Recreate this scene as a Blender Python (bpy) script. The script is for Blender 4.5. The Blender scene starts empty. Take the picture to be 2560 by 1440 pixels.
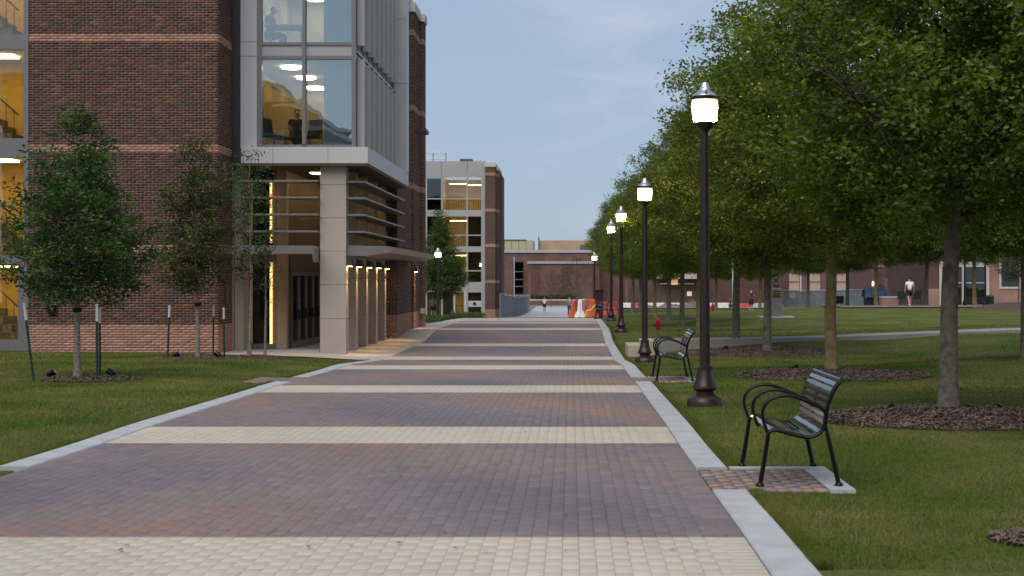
import bpy, bmesh, math, random
import numpy as np
from mathutils import Matrix, Vector

random.seed(7)
RNG = np.random.default_rng(7)
scene = bpy.context.scene
COL = scene.collection
R = math.radians

# ------------------------------------------------------------------ camera
F_PX, VX, VY, CZ = 3555.0, 1427.0, 700.0, 1.70      # focal length in photo pixels, vanishing point, eye height
cam_d = bpy.data.cameras.new('camera')
cam = bpy.data.objects.new('camera', cam_d); COL.objects.link(cam)
cam.location = (0, 0, CZ); cam.rotation_euler = (R(90), 0, 0)
cam_d.sensor_width = 36.0; cam_d.lens = F_PX / 2560 * 36
cam_d.shift_x = (1280 - VX) / 2560; cam_d.shift_y = (VY - 720) / 2560
cam_d.clip_start = 0.1; cam_d.clip_end = 4000
cam_d.dof.use_dof = True; cam_d.dof.focus_distance = 24.0; cam_d.dof.aperture_fstop = 4.0
scene.camera = cam

# ------------------------------------------------------------------ world
SUN_EL, SUN_AZ = 12.0, 200.0         # low sun behind the camera, veiled by thin cloud
world = bpy.data.worlds.new('World'); scene.world = world; world.use_nodes = True
wn = world.node_tree.nodes; wl = world.node_tree.links; wn.clear()
sky = wn.new('ShaderNodeTexSky'); sky.sky_type = 'NISHITA'; sky.sun_disc = False
sky.sun_elevation = R(SUN_EL); sky.sun_rotation = R(SUN_AZ)
sky.air_density = 1.0; sky.dust_density = 0.5; sky.ozone_density = 3.0; sky.altitude = 50
tc = wn.new('ShaderNodeTexCoord')
mp = wn.new('ShaderNodeMapping'); mp.inputs['Scale'].default_value = (3.0, 3.0, 11.0); mp.inputs['Rotation'].default_value = (0.0, R(-14), 0.3)
wl.new(tc.outputs['Generated'], mp.inputs['Vector'])
nz = wn.new('ShaderNodeTexNoise'); nz.inputs['Scale'].default_value = 2.2; nz.inputs['Detail'].default_value = 7; nz.inputs['Roughness'].default_value = 0.56
nz.inputs['Distortion'].default_value = 0.6
wl.new(mp.outputs[0], nz.inputs['Vector'])
cr = wn.new('ShaderNodeValToRGB'); cr.color_ramp.elements[0].position = 0.5; cr.color_ramp.elements[1].position = 0.78
cr.color_ramp.elements[0].color = (0, 0, 0, 1); cr.color_ramp.elements[1].color = (0.62, 0.62, 0.62, 1)
wl.new(nz.outputs['Fac'], cr.inputs['Fac'])
mx = wn.new('ShaderNodeMix'); mx.data_type = 'RGBA'
veil = wn.new('ShaderNodeMix'); veil.data_type = 'RGBA'; veil.inputs['Factor'].default_value = 0.8      # thin even high cloud over the whole sky
wl.new(sky.outputs[0], veil.inputs['A']); veil.inputs['B'].default_value = (4.0, 4.95, 6.65, 1)
wl.new(cr.outputs[0], mx.inputs['Factor']); wl.new(veil.outputs['Result'], mx.inputs['A']); mx.inputs['B'].default_value = (5.9, 6.3, 7.4, 1)
bgn = wn.new('ShaderNodeBackground'); bgn.inputs['Strength'].default_value = 0.067
wo = wn.new('ShaderNodeOutputWorld')
wl.new(mx.outputs['Result'], bgn.inputs['Color']); wl.new(bgn.outputs[0], wo.inputs['Surface'])

# ------------------------------------------------------------------ sun (soft, dusk)
sd = bpy.data.lights.new('sun', 'SUN'); sd.energy = 2.0; sd.angle = R(60); sd.color = (1.0, 0.92, 0.84)
sun = bpy.data.objects.new('sun', sd); COL.objects.link(sun)
sun.rotation_euler = (R(35), 0, R(180 - SUN_AZ)); sun.location = (0, -20, 40)

# ------------------------------------------------------------------ exposure
vs = scene.view_settings
vs.view_transform = 'Standard'; vs.look = 'None'; vs.gamma = 1.0; vs.use_curve_mapping = False
vs.exposure = 0.6
scene.cycles.max_bounces = 8; scene.cycles.transparent_max_bounces = 12
scene.cycles.sample_clamp_indirect = 3.0
scene.cycles.use_denoising = True

# ------------------------------------------------------------------ helpers: coordinates
def DX(px, Y): return (px - VX) * Y / F_PX
def DZ(py, Y): return CZ - (py - VY) * Y / F_PX

# ------------------------------------------------------------------ terrain
_P = np.array([(-60, .06), (0, .06), (9.1, .057), (14.8, .0), (16.4, .012), (22.1, -.047), (23.7, -.053), (29.4, -.15), (31, -.15),
               (36.7, -.365), (38.3, -.36), (44, -.345), (45.6, -.335), (47.3, -.33), (49.5, -.2), (51.3, -.09), (52.9, -.08), (60, -.09),
               (66, -.11), (70, -.17), (80, -.45), (100, -.95), (130, -1.66), (155, -1.87), (250, -1.9), (4000, -1.9)])
_py = np.arange(-60, 400, .25); _pz = np.interp(_py, _P[:, 0], _P[:, 1])
_k = np.exp(-.5 * (np.arange(-8, 9) * .25 / .55) ** 2); _k /= _k.sum()
_pz = np.convolve(np.pad(_pz, 8, mode='edge'), _k, mode='valid')
def prof(y): return np.interp(y, _py, _pz)
_RC = np.array([(1.8, 10, .04), (4, 10, .04), (8, 10, .06), (4.5, 17, .06), (10, 17, .15), (4.7, 25.7, .0), (10, 27, .1), (5, 36, -.14), (4.6, 34, -.14),
                (2, 38, -.2), (3, 43, .0), (7, 40, .1), (12, 40, .3), (18, 42, .45), (3, 34, -.22), (4.6, 51, -.09), (8.6, 61, .1), (4.6, 59, -.16),
                (3.4, 56, -.36), (4.6, 67, -.17), (4.6, 78, -.31), (12, 70, .2), (20, 85, .1), (26, 85, .1), (4.6, 100, -.78), (14.3, 113, -.7), (29.6, 101, -.15),
                (30, 60, .4), (30, 30, .4), (8, 100, -.6), (20, 110, -.4), (40, 120, -.3)])
_LC = np.array([(-8.6, 24.7, .0), (-8.5, 32, -.03), (-12, 37.4, -.17), (-7, 38, -.27), (-8, 14, .05), (-15, 20, .06), (-15, 37, -.14), (-9, 45, -.3),
                (-20, 30, .0), (-9, 54, -.15), (-9, 70, -.5), (-12, 90, -.9)])
def _idw(C, x, y):
    x = np.asarray(x, float); y = np.asarray(y, float)
    d2 = (x[..., None] - C[:, 0]) ** 2 + (y[..., None] - C[:, 1]) ** 2
    w = 1.0 / (d2 + 3.0) ** 2
    return (w * C[:, 2]).sum(-1) / w.sum(-1)
def sstep(a, b, v):
    t = np.clip((v - a) / (b - a), 0, 1); return t * t * (3 - 2 * t)
def T(x, y):
    x = np.asarray(x, float); y = np.asarray(y, float)
    p = prof(y)
    br = sstep(1.5, 3.4, x) * (1 - sstep(115, 150, y)) * (1 - sstep(45, 90, x)) * sstep(-20, 6, y)
    bl = sstep(-5.2, -7.5, x) * (1 - sstep(90, 120, y)) * (1 - sstep(25, 60, -x)) * sstep(-20, 6, y)
    return p + br * (_idw(_RC, x, y) - p) + bl * (_idw(_LC, x, y) - p)
def TZ(x, y): return float(T(np.array([x]), np.array([y]))[0])

# ------------------------------------------------------------------ helpers: materials
MATS = {}
def _nt(name):
    m = bpy.data.materials.new(name); m.use_nodes = True
    nt = m.node_tree; b = nt.nodes['Principled BSDF']
    return m, nt.nodes, nt.links, b
def mat(name, col, rough=.6, metal=0.0, var=.12, scale=6.0, bump=0.0, bscale=40.0, spec=.5, col2=None):
    """plain material with uneven tone and fine relief"""
    m, n, l, b = _nt(name)
    b.inputs['Roughness'].default_value = rough; b.inputs['Metallic'].default_value = metal
    b.inputs['Specular IOR Level'].default_value = spec
    t = n.new('ShaderNodeTexCoord')
    z = n.new('ShaderNodeTexNoise'); z.inputs['Scale'].default_value = scale; z.inputs['Detail'].default_value = 6
    l.new(t.outputs['Object'], z.inputs['Vector'])
    r = n.new('ShaderNodeValToRGB'); r.color_ramp.elements[0].position = .3; r.color_ramp.elements[1].position = .7
    c = np.array(col); c2 = np.array(col2) if col2 is not None else c * (1 + var)
    lo = c * (1 - var) if col2 is None else c
    r.color_ramp.elements[0].color = (*lo, 1); r.color_ramp.elements[1].color = (*c2, 1)
    l.new(z.outputs['Fac'], r.inputs['Fac']); l.new(r.outputs[0], b.inputs['Base Color'])
    if bump:
        z2 = n.new('ShaderNodeTexNoise'); z2.inputs['Scale'].default_value = bscale; z2.inputs['Detail'].default_value = 4
        l.new(t.outputs['Object'], z2.inputs['Vector'])
        bp = n.new('ShaderNodeBump'); bp.inputs['Strength'].default_value = bump; bp.inputs['Distance'].default_value = .02
        l.new(z2.outputs['Fac'], bp.inputs['Height']); l.new(bp.outputs[0], b.inputs['Normal'])
    MATS[name] = m; return m
def mat_piece(name, rough=.8, var=.18, scale=9.0, bump=.25, bscale=120.0):
    """bricks and pavers: tone of each piece from its own colour attribute, speckle from noise"""
    m, n, l, b = _nt(name)
    b.inputs['Roughness'].default_value = rough
    a = n.new('ShaderNodeAttribute'); a.attribute_name = 'tone'
    t = n.new('ShaderNodeTexCoord')
    z = n.new('ShaderNodeTexNoise'); z.inputs['Scale'].default_value = scale; z.inputs['Detail'].default_value = 8
    z.inputs['Roughness'].default_value = .65
    l.new(t.outputs['Object'], z.inputs['Vector'])
    mr = n.new('ShaderNodeMapRange'); mr.inputs[1].default_value = .25; mr.inputs[2].default_value = .75
    mr.inputs[3].default_value = 1 - var; mr.inputs[4].default_value = 1 + var
    l.new(z.outputs['Fac'], mr.inputs[0])
    mm = n.new('ShaderNodeVectorMath'); mm.operation = 'SCALE'
    l.new(a.outputs['Color'], mm.inputs[0]); l.new(mr.outputs[0], mm.inputs['Scale'])
    l.new(mm.outputs[0], b.inputs['Base Color'])
    z2 = n.new('ShaderNodeTexNoise'); z2.inputs['Scale'].default_value = bscale; z2.inputs['Detail'].default_value = 3
    l.new(t.outputs['Object'], z2.inputs['Vector'])
    bp = n.new('ShaderNodeBump'); bp.inputs['Strength'].default_value = bump; bp.inputs['Distance'].default_value = .01
    l.new(z2.outputs['Fac'], bp.inputs['Height']); l.new(bp.outputs[0], b.inputs['Normal'])
    MATS[name] = m; return m
def mat_emit(name, col, strength, base=(.8, .8, .8)):
    m, n, l, b = _nt(name)
    b.inputs['Base Color'].default_value = (*base, 1); b.inputs['Emission Color'].default_value = (*col, 1)
    b.inputs['Emission Strength'].default_value = strength; b.inputs['Roughness'].default_value = .4
    MATS[name] = m; return m
def mat_glass(name, tint=(.75, .85, .9), refl=.1, rough=.0):
    m, n, l, b = _nt(name); n.remove(b)
    o = n['Material Output']
    g = n.new('ShaderNodeBsdfGlossy'); g.inputs['Roughness'].default_value = rough; g.inputs['Color'].default_value = (.85, .95, 1, 1)
    t = n.new('ShaderNodeBsdfTransparent'); t.inputs['Color'].default_value = (*tint, 1)
    lw = n.new('ShaderNodeFresnel'); lw.inputs['IOR'].default_value = 1.5
    ad = n.new('ShaderNodeMath'); ad.operation = 'ADD'; ad.inputs[1].default_value = refl; ad.use_clamp = True
    tcn = n.new('ShaderNodeTexCoord'); nn = n.new('ShaderNodeTexNoise'); nn.inputs['Scale'].default_value = .9
    l.new(tcn.outputs['Object'], nn.inputs['Vector'])
    bp = n.new('ShaderNodeBump'); bp.inputs['Strength'].default_value = .05; bp.inputs['Distance'].default_value = .05
    l.new(nn.outputs['Fac'], bp.inputs['Height']); l.new(bp.outputs[0], g.inputs['Normal'])
    ms = n.new('ShaderNodeMixShader')
    l.new(lw.outputs[0], ad.inputs[0]); l.new(ad.outputs[0], ms.inputs['Fac'])
    l.new(t.outputs[0], ms.inputs[1]); l.new(g.outputs[0], ms.inputs[2]); l.new(ms.outputs[0], o.inputs['Surface'])
    MATS[name] = m; return m
def mat_leaf(name, c1, c2, c3, trans=.35):
    m, n, l, b = _nt(name); n.remove(b)
    o = n['Material Output']
    geo = n.new('ShaderNodeNewGeometry')
    r = n.new('ShaderNodeValToRGB'); r.color_ramp.elements[0].color = (*c1, 1); r.color_ramp.elements[1].color = (*c3, 1)
    e = r.color_ramp.elements.new(.55); e.color = (*c2, 1)
    l.new(geo.outputs['Random Per Island'], r.inputs['Fac'])
    oi = n.new('ShaderNodeObjectInfo')
    tcn = n.new('ShaderNodeTexCoord'); nn = n.new('ShaderNodeTexNoise'); nn.inputs['Scale'].default_value = 1.5; nn.inputs['Detail'].default_value = 3
    l.new(tcn.outputs['Object'], nn.inputs['Vector'])
    mr = n.new('ShaderNodeMapRange'); mr.inputs[1].default_value = .3; mr.inputs[2].default_value = .7; mr.inputs[3].default_value = .5; mr.inputs[4].default_value = 1.55
    l.new(nn.outputs['Fac'], mr.inputs[0])
    hs = n.new('ShaderNodeHueSaturation')
    mr2 = n.new('ShaderNodeMapRange'); mr2.inputs[3].default_value = .485; mr2.inputs[4].default_value = .51
    l.new(oi.outputs['Random'], mr2.inputs[0]); l.new(mr2.outputs[0], hs.inputs['Hue'])
    l.new(r.outputs[0], hs.inputs['Color']); l.new(mr.outputs[0], hs.inputs['Value'])
    d = n.new('ShaderNodeBsdfPrincipled'); d.inputs['Roughness'].default_value = .45; d.inputs['Specular IOR Level'].default_value = .35
    t = n.new('ShaderNodeBsdfTranslucent')
    l.new(hs.outputs[0], d.inputs['Base Color'])
    hs2 = n.new('ShaderNodeHueSaturation'); hs2.inputs['Value'].default_value = 1.5; hs2.inputs['Saturation'].default_value = 1.15
    l.new(hs.outputs[0], hs2.inputs['Color']); l.new(hs2.outputs[0], t.inputs['Color'])
    ms = n.new('ShaderNodeMixShader'); ms.inputs['Fac'].default_value = trans
    l.new(d.outputs[0], ms.inputs[1]); l.new(t.outputs[0], ms.inputs[2]); l.new(ms.outputs[0], o.inputs['Surface'])
    MATS[name] = m; return m
def mat_brick_far(name, c1, c2, cm, scale=1.0):
    """brickwork too far away to pick the bricks apart"""
    m, n, l, b = _nt(name); b.inputs['Roughness'].default_value = .85
    t = n.new('ShaderNodeTexCoord')
    mpn = n.new('ShaderNodeMapping'); mpn.inputs['Rotation'].default_value = (R(90), 0, 0)
    l.new(t.outputs['Object'], mpn.inputs[0])
    br = n.new('ShaderNodeTexBrick'); br.inputs['Scale'].default_value = scale
    br.inputs['Brick Width'].default_value = .203; br.inputs['Row Height'].default_value = .0677; br.inputs['Mortar Size'].default_value = .006
    br.inputs['Color1'].default_value = (*c1, 1); br.inputs['Color2'].default_value = (*c2, 1); br.inputs['Mortar'].default_value = (*cm, 1)
    l.new(mpn.outputs[0], br.inputs['Vector'])
    z = n.new('ShaderNodeTexNoise'); z.inputs['Scale'].default_value = .8; z.inputs['Detail'].default_value = 6
    l.new(t.outputs['Object'], z.inputs['Vector'])
    mr = n.new('ShaderNodeMapRange'); mr.inputs[1].default_value = .3; mr.inputs[2].default_value = .7; mr.inputs[3].default_value = .8; mr.inputs[4].default_value = 1.2
    l.new(z.outputs['Fac'], mr.inputs[0])
    mm = n.new('ShaderNodeVectorMath'); mm.operation = 'SCALE'
    l.new(br.outputs['Color'], mm.inputs[0]); l.new(mr.outputs[0], mm.inputs['Scale']); l.new(mm.outputs[0], b.inputs['Base Color'])
    MATS[name] = m; return m

# ------------------------------------------------------------------ helpers: geometry
class MB:
    def __init__(s): s.v = []; s.f = []; s.smooth = False
    def box(s, x0, x1, y0, y1, z0, z1):
        k = len(s.v)
        s.v += [(x0, y0, z0), (x1, y0, z0), (x1, y1, z0), (x0, y1, z0), (x0, y0, z1), (x1, y0, z1), (x1, y1, z1), (x0, y1, z1)]
        s.f += [(k, k+3, k+2, k+1), (k+4, k+5, k+6, k+7), (k, k+1, k+5, k+4), (k+1, k+2, k+6, k+5), (k+2, k+3, k+7, k+6), (k+3, k, k+4, k+7)]
        return s
    def prism(s, pts, a, b, axis='y'):
        """polygon pts swept from a to b along an axis; pts are (x,z) for y, (y,z) for x, (x,y) for z"""
        k = len(s.v); n = len(pts)
        for c in (a, b):
            for p, q in pts:
                s.v.append((p, c, q) if axis == 'y' else (c, p, q) if axis == 'x' else (p, q, c))
        s.f.append(tuple(range(k, k+n))); s.f.append(tuple(range(k+2*n-1, k+n-1, -1)))
        for i in range(n):
            j = (i+1) % n; s.f.append((k+i, k+n+i, k+n+j, k+j))
        return s
    def tube(s, pts, rad, seg=8, flat=None):
        """tube along pts; rad number or list"""
        n = len(pts); P = [Vector(p) for p in pts]
        rad = [rad]*n if not hasattr(rad, '__len__') else rad
        k = len(s.v); up = Vector((0, 0, 1)); prev = None
        for i in range(n):
            d = (P[min(i+1, n-1)] - P[max(i-1, 0)]).normalized()
            if prev is None:
                u = d.cross(up) if abs(d.z) < .95 else d.cross(Vector((1, 0, 0)))
            else:
                u = prev - d * prev.dot(d)
            u.normalize(); prev = u.copy(); w = d.cross(u)
            for j in range(seg):
                a = 2*math.pi*j/seg
                s.v.append(tuple(P[i] + (u*math.cos(a) + w*math.sin(a)) * rad[i]))
        for i in range(n-1):
            for j in range(seg):
                j2 = (j+1) % seg
                s.f.append((k+i*seg+j, k+i*seg+j2, k+(i+1)*seg+j2, k+(i+1)*seg+j))
        s.f.append(tuple(range(k+seg-1, k-1, -1))); s.f.append(tuple(range(k+(n-1)*seg, k+n*seg)))
        return s
    def lathe(s, profile, seg=16, cx=0, cy=0, cz=0, rot=0.0):
        k = len(s.v); n = len(profile)
        for r, z in profile:
            for j in range(seg):
                a = 2*math.pi*j/seg + rot
                s.v.append((cx + r*math.cos(a), cy + r*math.sin(a), cz + z))
        for i in range(n-1):
            for j in range(seg):
                j2 = (j+1) % seg
                s.f.append((k+i*seg+j, k+i*seg+j2, k+(i+1)*seg+j2, k+(i+1)*seg+j))
        s.f.append(tuple(range(k+seg-1, k-1, -1))); s.f.append(tuple(range(k+(n-1)*seg, k+n*seg)))
        return s
    def build(s, name, material, parent=None, smooth=False, bevel=0.0):
        me = bpy.data.meshes.new(name); me.from_pydata(s.v, [], s.f); me.update()
        me.materials.append(MATS[material] if isinstance(material, str) else material)
        if smooth:
            me.polygons.foreach_set('use_smooth', [True]*len(me.polygons))
            try: me.set_sharp_from_angle(angle=R(40))
            except Exception: pass
        o = bpy.data.objects.new(name, me); COL.objects.link(o)
        if parent is not None:
            o.parent = parent; o.matrix_parent_inverse = Matrix.Translation(-parent.location)
        if bevel:
            md = o.modifiers.new('bevel', 'BEVEL'); md.width = bevel; md.segments = 2; md.limit_method = 'ANGLE'; md.angle_limit = R(50)
        return o
def B(name, material, parent, *boxes, bevel=0.0):
    m = MB()
    for b in boxes: m.box(*b)
    return m.build(name, material, parent, bevel=bevel)
def empty(name, label, cat, loc=(0, 0, 0), group=None):
    o = bpy.data.objects.new(name, None); COL.objects.link(o); o.location = loc; o.empty_display_size = .2
    tag(o, label, cat, group); return o
def tag(o, label, cat, group=None, kind=None):
    if label: o['label'] = label
    if cat: o['category'] = cat
    if group: o['group'] = group
    if kind: o['kind'] = kind
    return o
def struct(o): o['kind'] = 'structure'; return o
def copy_tree(o, parent=None):
    c = o.copy(); COL.objects.link(c)
    if parent is not None: c.parent = parent
    for ch in list(o.children): copy_tree(ch, c)
    return c
def place(o, x, y, z=None, rz=0.0, s=1.0):
    o.location = (x, y, TZ(x, y) if z is None else z); o.rotation_euler = (0, 0, rz); o.scale = (s, s, s); return o
def np_mesh(name, V, Fq, material, tones=None, smooth=False):
    """mesh from numpy: V (n,3), Fq (m,k) with k 3 or 4, tones (m,3) per face"""
    V = np.ascontiguousarray(V, np.float32); Fq = np.ascontiguousarray(Fq, np.int32)
    me = bpy.data.meshes.new(name); k = Fq.shape[1]
    me.vertices.add(len(V)); me.vertices.foreach_set('co', V.ravel())
    me.loops.add(Fq.size); me.loops.foreach_set('vertex_index', Fq.ravel())
    me.polygons.add(len(Fq)); me.polygons.foreach_set('loop_start', np.arange(0, Fq.size, k, dtype=np.int32))
    me.update(calc_edges=True)
    if tones is not None:
        at = me.attributes.new('tone', 'FLOAT_COLOR', 'FACE')
        c = np.ones((len(Fq), 4), np.float32); c[:, :3] = tones; at.data.foreach_set('color', c.ravel())
    if smooth: me.polygons.foreach_set('use_smooth', np.ones(len(Fq), bool))
    me.materials.append(MATS[material]); me.validate()
    return me
def link(name, me, parent=None):
    o = bpy.data.objects.new(name, me); COL.objects.link(o)
    if parent is not None:
        o.parent = parent; o.matrix_parent_inverse = Matrix.Translation(-parent.location)
    return o
_BF = np.array([(0, 3, 2, 1), (4, 5, 6, 7), (0, 1, 5, 4), (1, 2, 6, 5), (2, 3, 7, 6), (3, 0, 4, 7)])
def boxes_np(lo, hi):
    """many boxes: lo, hi (n,3) -> V, F"""
    n = len(lo); x0, y0, z0 = lo.T; x1, y1, z1 = hi.T
    V = np.stack([np.stack(c, -1) for c in ((x0, y0, z0), (x1, y0, z0), (x1, y1, z0), (x0, y1, z0), (x0, y0, z1), (x1, y0, z1), (x1, y1, z1), (x0, y1, z1))], 1)
    Fq = (_BF[None] + (np.arange(n) * 8)[:, None, None]).reshape(-1, 4)
    return V.reshape(-1, 3), Fq
def sheet(name, xs, ys, dz, material, kind='structure'):
    X, Y = np.meshgrid(np.asarray(xs, float), np.asarray(ys, float)); Z = T(X, Y) + dz
    V = np.stack([X, Y, Z], -1).reshape(-1, 3); nx, ny = len(xs), len(ys)
    i = np.arange((ny-1)*nx).reshape(ny-1, nx)[:, :-1].ravel()
    o = link(name, np_mesh(name, V, np.stack([i, i+1, i+nx+1, i+nx], -1), material, smooth=True))
    if kind: o['kind'] = kind
    return o

# ------------------------------------------------------------------ materials
mat_piece('paver_clay', .82, .1, 3.5, .2, 160)
mat_piece('brick_clay', .85, .2, 14, .35, 90)
mat('mortar', (.47, .36, .30), .95, var=.15, scale=4, bump=.3)
mat('joint_sand', (.22, .19, .165), .95, var=.2, scale=9)
mat('kerb_concrete', (.355, .37, .38), .85, var=.14, scale=3.5, bump=.15, bscale=60)
mat('plaza_concrete', (.40, .345, .28), .85, var=.1, scale=1.2, bump=.12)
mat('path_concrete', (.24, .225, .215), .85, var=.12, scale=1.0, bump=.12)
mat('grey_concrete', (.36, .365, .38), .85, var=.08, scale=.5)
mat('precast', (.36, .315, .275), .8, var=.08, scale=1.4, bump=.1, bscale=50)
mat('panel_grey', (.33, .33, .335), .45, var=.04, scale=.7)
mat('panel_light', (.44, .44, .445), .45, var=.04, scale=.7)
mat('fin_grey', (.36, .36, .35), .45, var=.05, scale=.9)
mat('frame_metal', (.17, .165, .17), .4, .3, var=.05)
mat('dark_metal', (.045, .045, .05), .45, .3, var=.1)
mat('louver_metal', (.19, .175, .165), .4, .4, var=.06)
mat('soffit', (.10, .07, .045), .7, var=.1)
mat('black_coat', (.004, .005, .005), .3, .0, var=.2, scale=20, spec=.22)
mat('slat_coat', (.14, .155, .155), .08, .9, var=.15, scale=20, spec=.8)
mat('lamp_bronze', (.028, .016, .013), .38, .2, var=.2, scale=12)
mat('lamp_cap', (.42, .45, .5), .32, .8, var=.08)
mat_emit('lamp_glow', (1.0, .68, .29), 210.0)
mat_emit('lamp_lens', (1.0, .7, .34), 2.6)
mat_emit('lamp_dim', (1.0, .66, .34), .75)
mat_emit('down_light', (1.0, .66, .27), 20.0)
mat_emit('room_light', (1.0, .8, .5), 15.0)
mat_emit('stair_light', (1.0, .70, .29), 8.0)
mat_emit('strip_glow', (1.0, .62, .18), 1.1)  # glow for the bright streaks in the lobby glass, not a lamp
mat_emit('exit_red', (1.0, .08, .05), 2.5)
mat_emit('far_warm', (1.0, .5, .16), .3)
mat('room_wall', (.62, .56, .45), .9, var=.04)
mat('room_ceiling', (.6, .58, .54), .9, var=.03)
mat('room_floor', (.18, .16, .14), .7)
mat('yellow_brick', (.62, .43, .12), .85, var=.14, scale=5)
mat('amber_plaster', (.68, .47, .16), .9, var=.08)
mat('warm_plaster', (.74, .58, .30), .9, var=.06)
mat('sky_reflection', (.30, .42, .46), .8, var=.05)  # reflected sky put in as a pale blue colour
mat('chair_black', (.012, .012, .014), .5)
mat('table_top', (.2, .23, .25), .4)
mat_glass('glass', (.82, .88, .88), .2)
mat_glass('glass_dark', (.28, .31, .32), .05)
mat_glass('glass_clear', (.93, .93, .9), .02)
mat('bark', (.19, .165, .13), .95, var=.5, scale=9, bump=1.0, bscale=22, col2=(.075, .06, .046))
mat('bark_lamplit', (.26, .2, .085), .95, var=.5, scale=7, bump=1.0, bscale=22, col2=(.12, .09, .045))  # yellow lamplight on the trunk is put into the bark colour
mat('bark_pale', (.30, .26, .21), .95, scale=18, bump=.7, bscale=30, col2=(.12, .095, .075))
mat('branch', (.03, .024, .019), .95, var=.3, scale=10)
mat_leaf('oak_leaf', (.056, .088, .013), (.098, .146, .022), (.165, .205, .036), trans=.46)
mat_leaf('young_leaf', (.024, .052, .013), (.045, .09, .02), (.085, .14, .032), trans=.42)
mat_leaf('dry_leaf', (.032, .04, .014), (.062, .074, .022), (.115, .13, .038))
mat('mulch', (.1, .07, .053), .95, scale=30, bump=1.0, bscale=30, col2=(.05, .034, .026))
mat('mulch_chip', (.13, .092, .072), .95, var=.5, scale=3)
mat('stake_green', (.012, .03, .02), .5)
mat('stake_white', (.62, .63, .62), .6)
mat('red_paint', (.36, .012, .012), .4, var=.15)
mat('barrier_white', (.72, .72, .72), .6, var=.08)
mat('barrier_orange', (.5, .1, .04), .6, var=.1)
mat('barrier_red', (.5, .08, .07), .6, var=.1)
mat('tape_yellow', (.8, .55, .05), .5)
mat('fence_fabric', (.16, .2, .23), .9, var=.15, scale=3)
def see_through(name, k):                               # woven mesh that lets part of the view through
    m = MATS[name]; n = m.node_tree.nodes; l = m.node_tree.links; o = n['Material Output']; b = n['Principled BSDF']
    t = n.new('ShaderNodeBsdfTransparent'); ms = n.new('ShaderNodeMixShader'); ms.inputs['Fac'].default_value = k
    l.new(b.outputs[0], ms.inputs[1]); l.new(t.outputs[0], ms.inputs[2]); l.new(ms.outputs[0], o.inputs['Surface'])
see_through('fence_fabric', .28); see_through('lamp_lens', .5)
mat('steel', (.3, .32, .34), .4, .7)
mat('stone_grey', (.13, .13, .14), .8)
mat('bronze', (.04, .05, .06), .45, .6)
mat('brass', (.3, .2, .07), .4, .7)
mat('tarp_blue', (.14, .22, .32), .6, var=.25, scale=5)
mat('bin_green', (.012, .035, .028), .5)
mat('dirt', (.16, .13, .11), .95, var=.3, scale=1.5, bump=.5)
mat('stone_cap', (.5, .46, .4), .8, var=.06)
mat('roof_yellow', (.40, .40, .23), .7)
mat('tan_wall', (.42, .30, .19), .85, var=.12, scale=.6)
mat('white_pole', (.62, .66, .7), .5)
mat('window_tan', (.42, .31, .23), .6)
mat('shrub_leaf', (.03, .05, .02), .7, var=.5, scale=8)
mat('skin', (.42, .26, .18), .6, var=.03); mat('skin_dark', (.2, .12, .08), .6, var=.03)
mat('cloth_white', (.78, .8, .84), .85, var=.04); mat('cloth_black', (.012, .012, .014), .9)
mat('cloth_grey', (.16, .18, .22), .9); mat('cloth_navy', (.02, .03, .06), .9); mat('cloth_maroon', (.07, .015, .02), .9)
mat('cloth_teal', (.05, .1, .12), .9)
mat('hair', (.018, .012, .009), .7); mat('hair_brown', (.07, .04, .025), .7); mat('shoe_white', (.6, .6, .6), .6)
mat_brick_far('brick_far', (.125, .058, .05), (.16, .074, .063), (.155, .105, .095))
mat_brick_far('brick_far_dark', (.07, .037, .028), (.095, .05, .037), (.125, .088, .07))
mat_brick_far('brick_far_pink', (.27, .15, .115), (.3, .17, .13), (.3, .24, .2))

def mat_grass():
    m, n, l, b = _nt('grass_blade'); n.remove(b); o = n['Material Output']
    t = n.new('ShaderNodeTexCoord'); geo = n.new('ShaderNodeNewGeometry')
    z1 = n.new('ShaderNodeTexNoise'); z1.inputs['Scale'].default_value = .55; z1.inputs['Detail'].default_value = 5
    l.new(t.outputs['Object'], z1.inputs['Vector'])
    r1 = n.new('ShaderNodeValToRGB'); r1.color_ramp.elements[0].position = .36; r1.color_ramp.elements[1].position = .68
    r1.color_ramp.elements[0].color = (.09, .136, .02, 1); r1.color_ramp.elements[1].color = (.2, .19, .06, 1)
    l.new(z1.outputs['Fac'], r1.inputs['Fac'])
    mr = n.new('ShaderNodeMapRange'); mr.inputs[3].default_value = .55; mr.inputs[4].default_value = 1.5
    l.new(geo.outputs['Random Per Island'], mr.inputs[0])
    hs = n.new('ShaderNodeHueSaturation'); l.new(r1.outputs[0], hs.inputs['Color']); l.new(mr.outputs[0], hs.inputs['Value'])
    d = n.new('ShaderNodeBsdfDiffuse'); tr = n.new('ShaderNodeBsdfTranslucent'); ms = n.new('ShaderNodeMixShader'); ms.inputs['Fac'].default_value = .35
    l.new(hs.outputs[0], d.inputs['Color']); l.new(hs.outputs[0], tr.inputs['Color'])
    l.new(d.outputs[0], ms.inputs[1]); l.new(tr.outputs[0], ms.inputs[2]); l.new(ms.outputs[0], o.inputs['Surface'])
    MATS['grass_blade'] = m
mat_grass()
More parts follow.
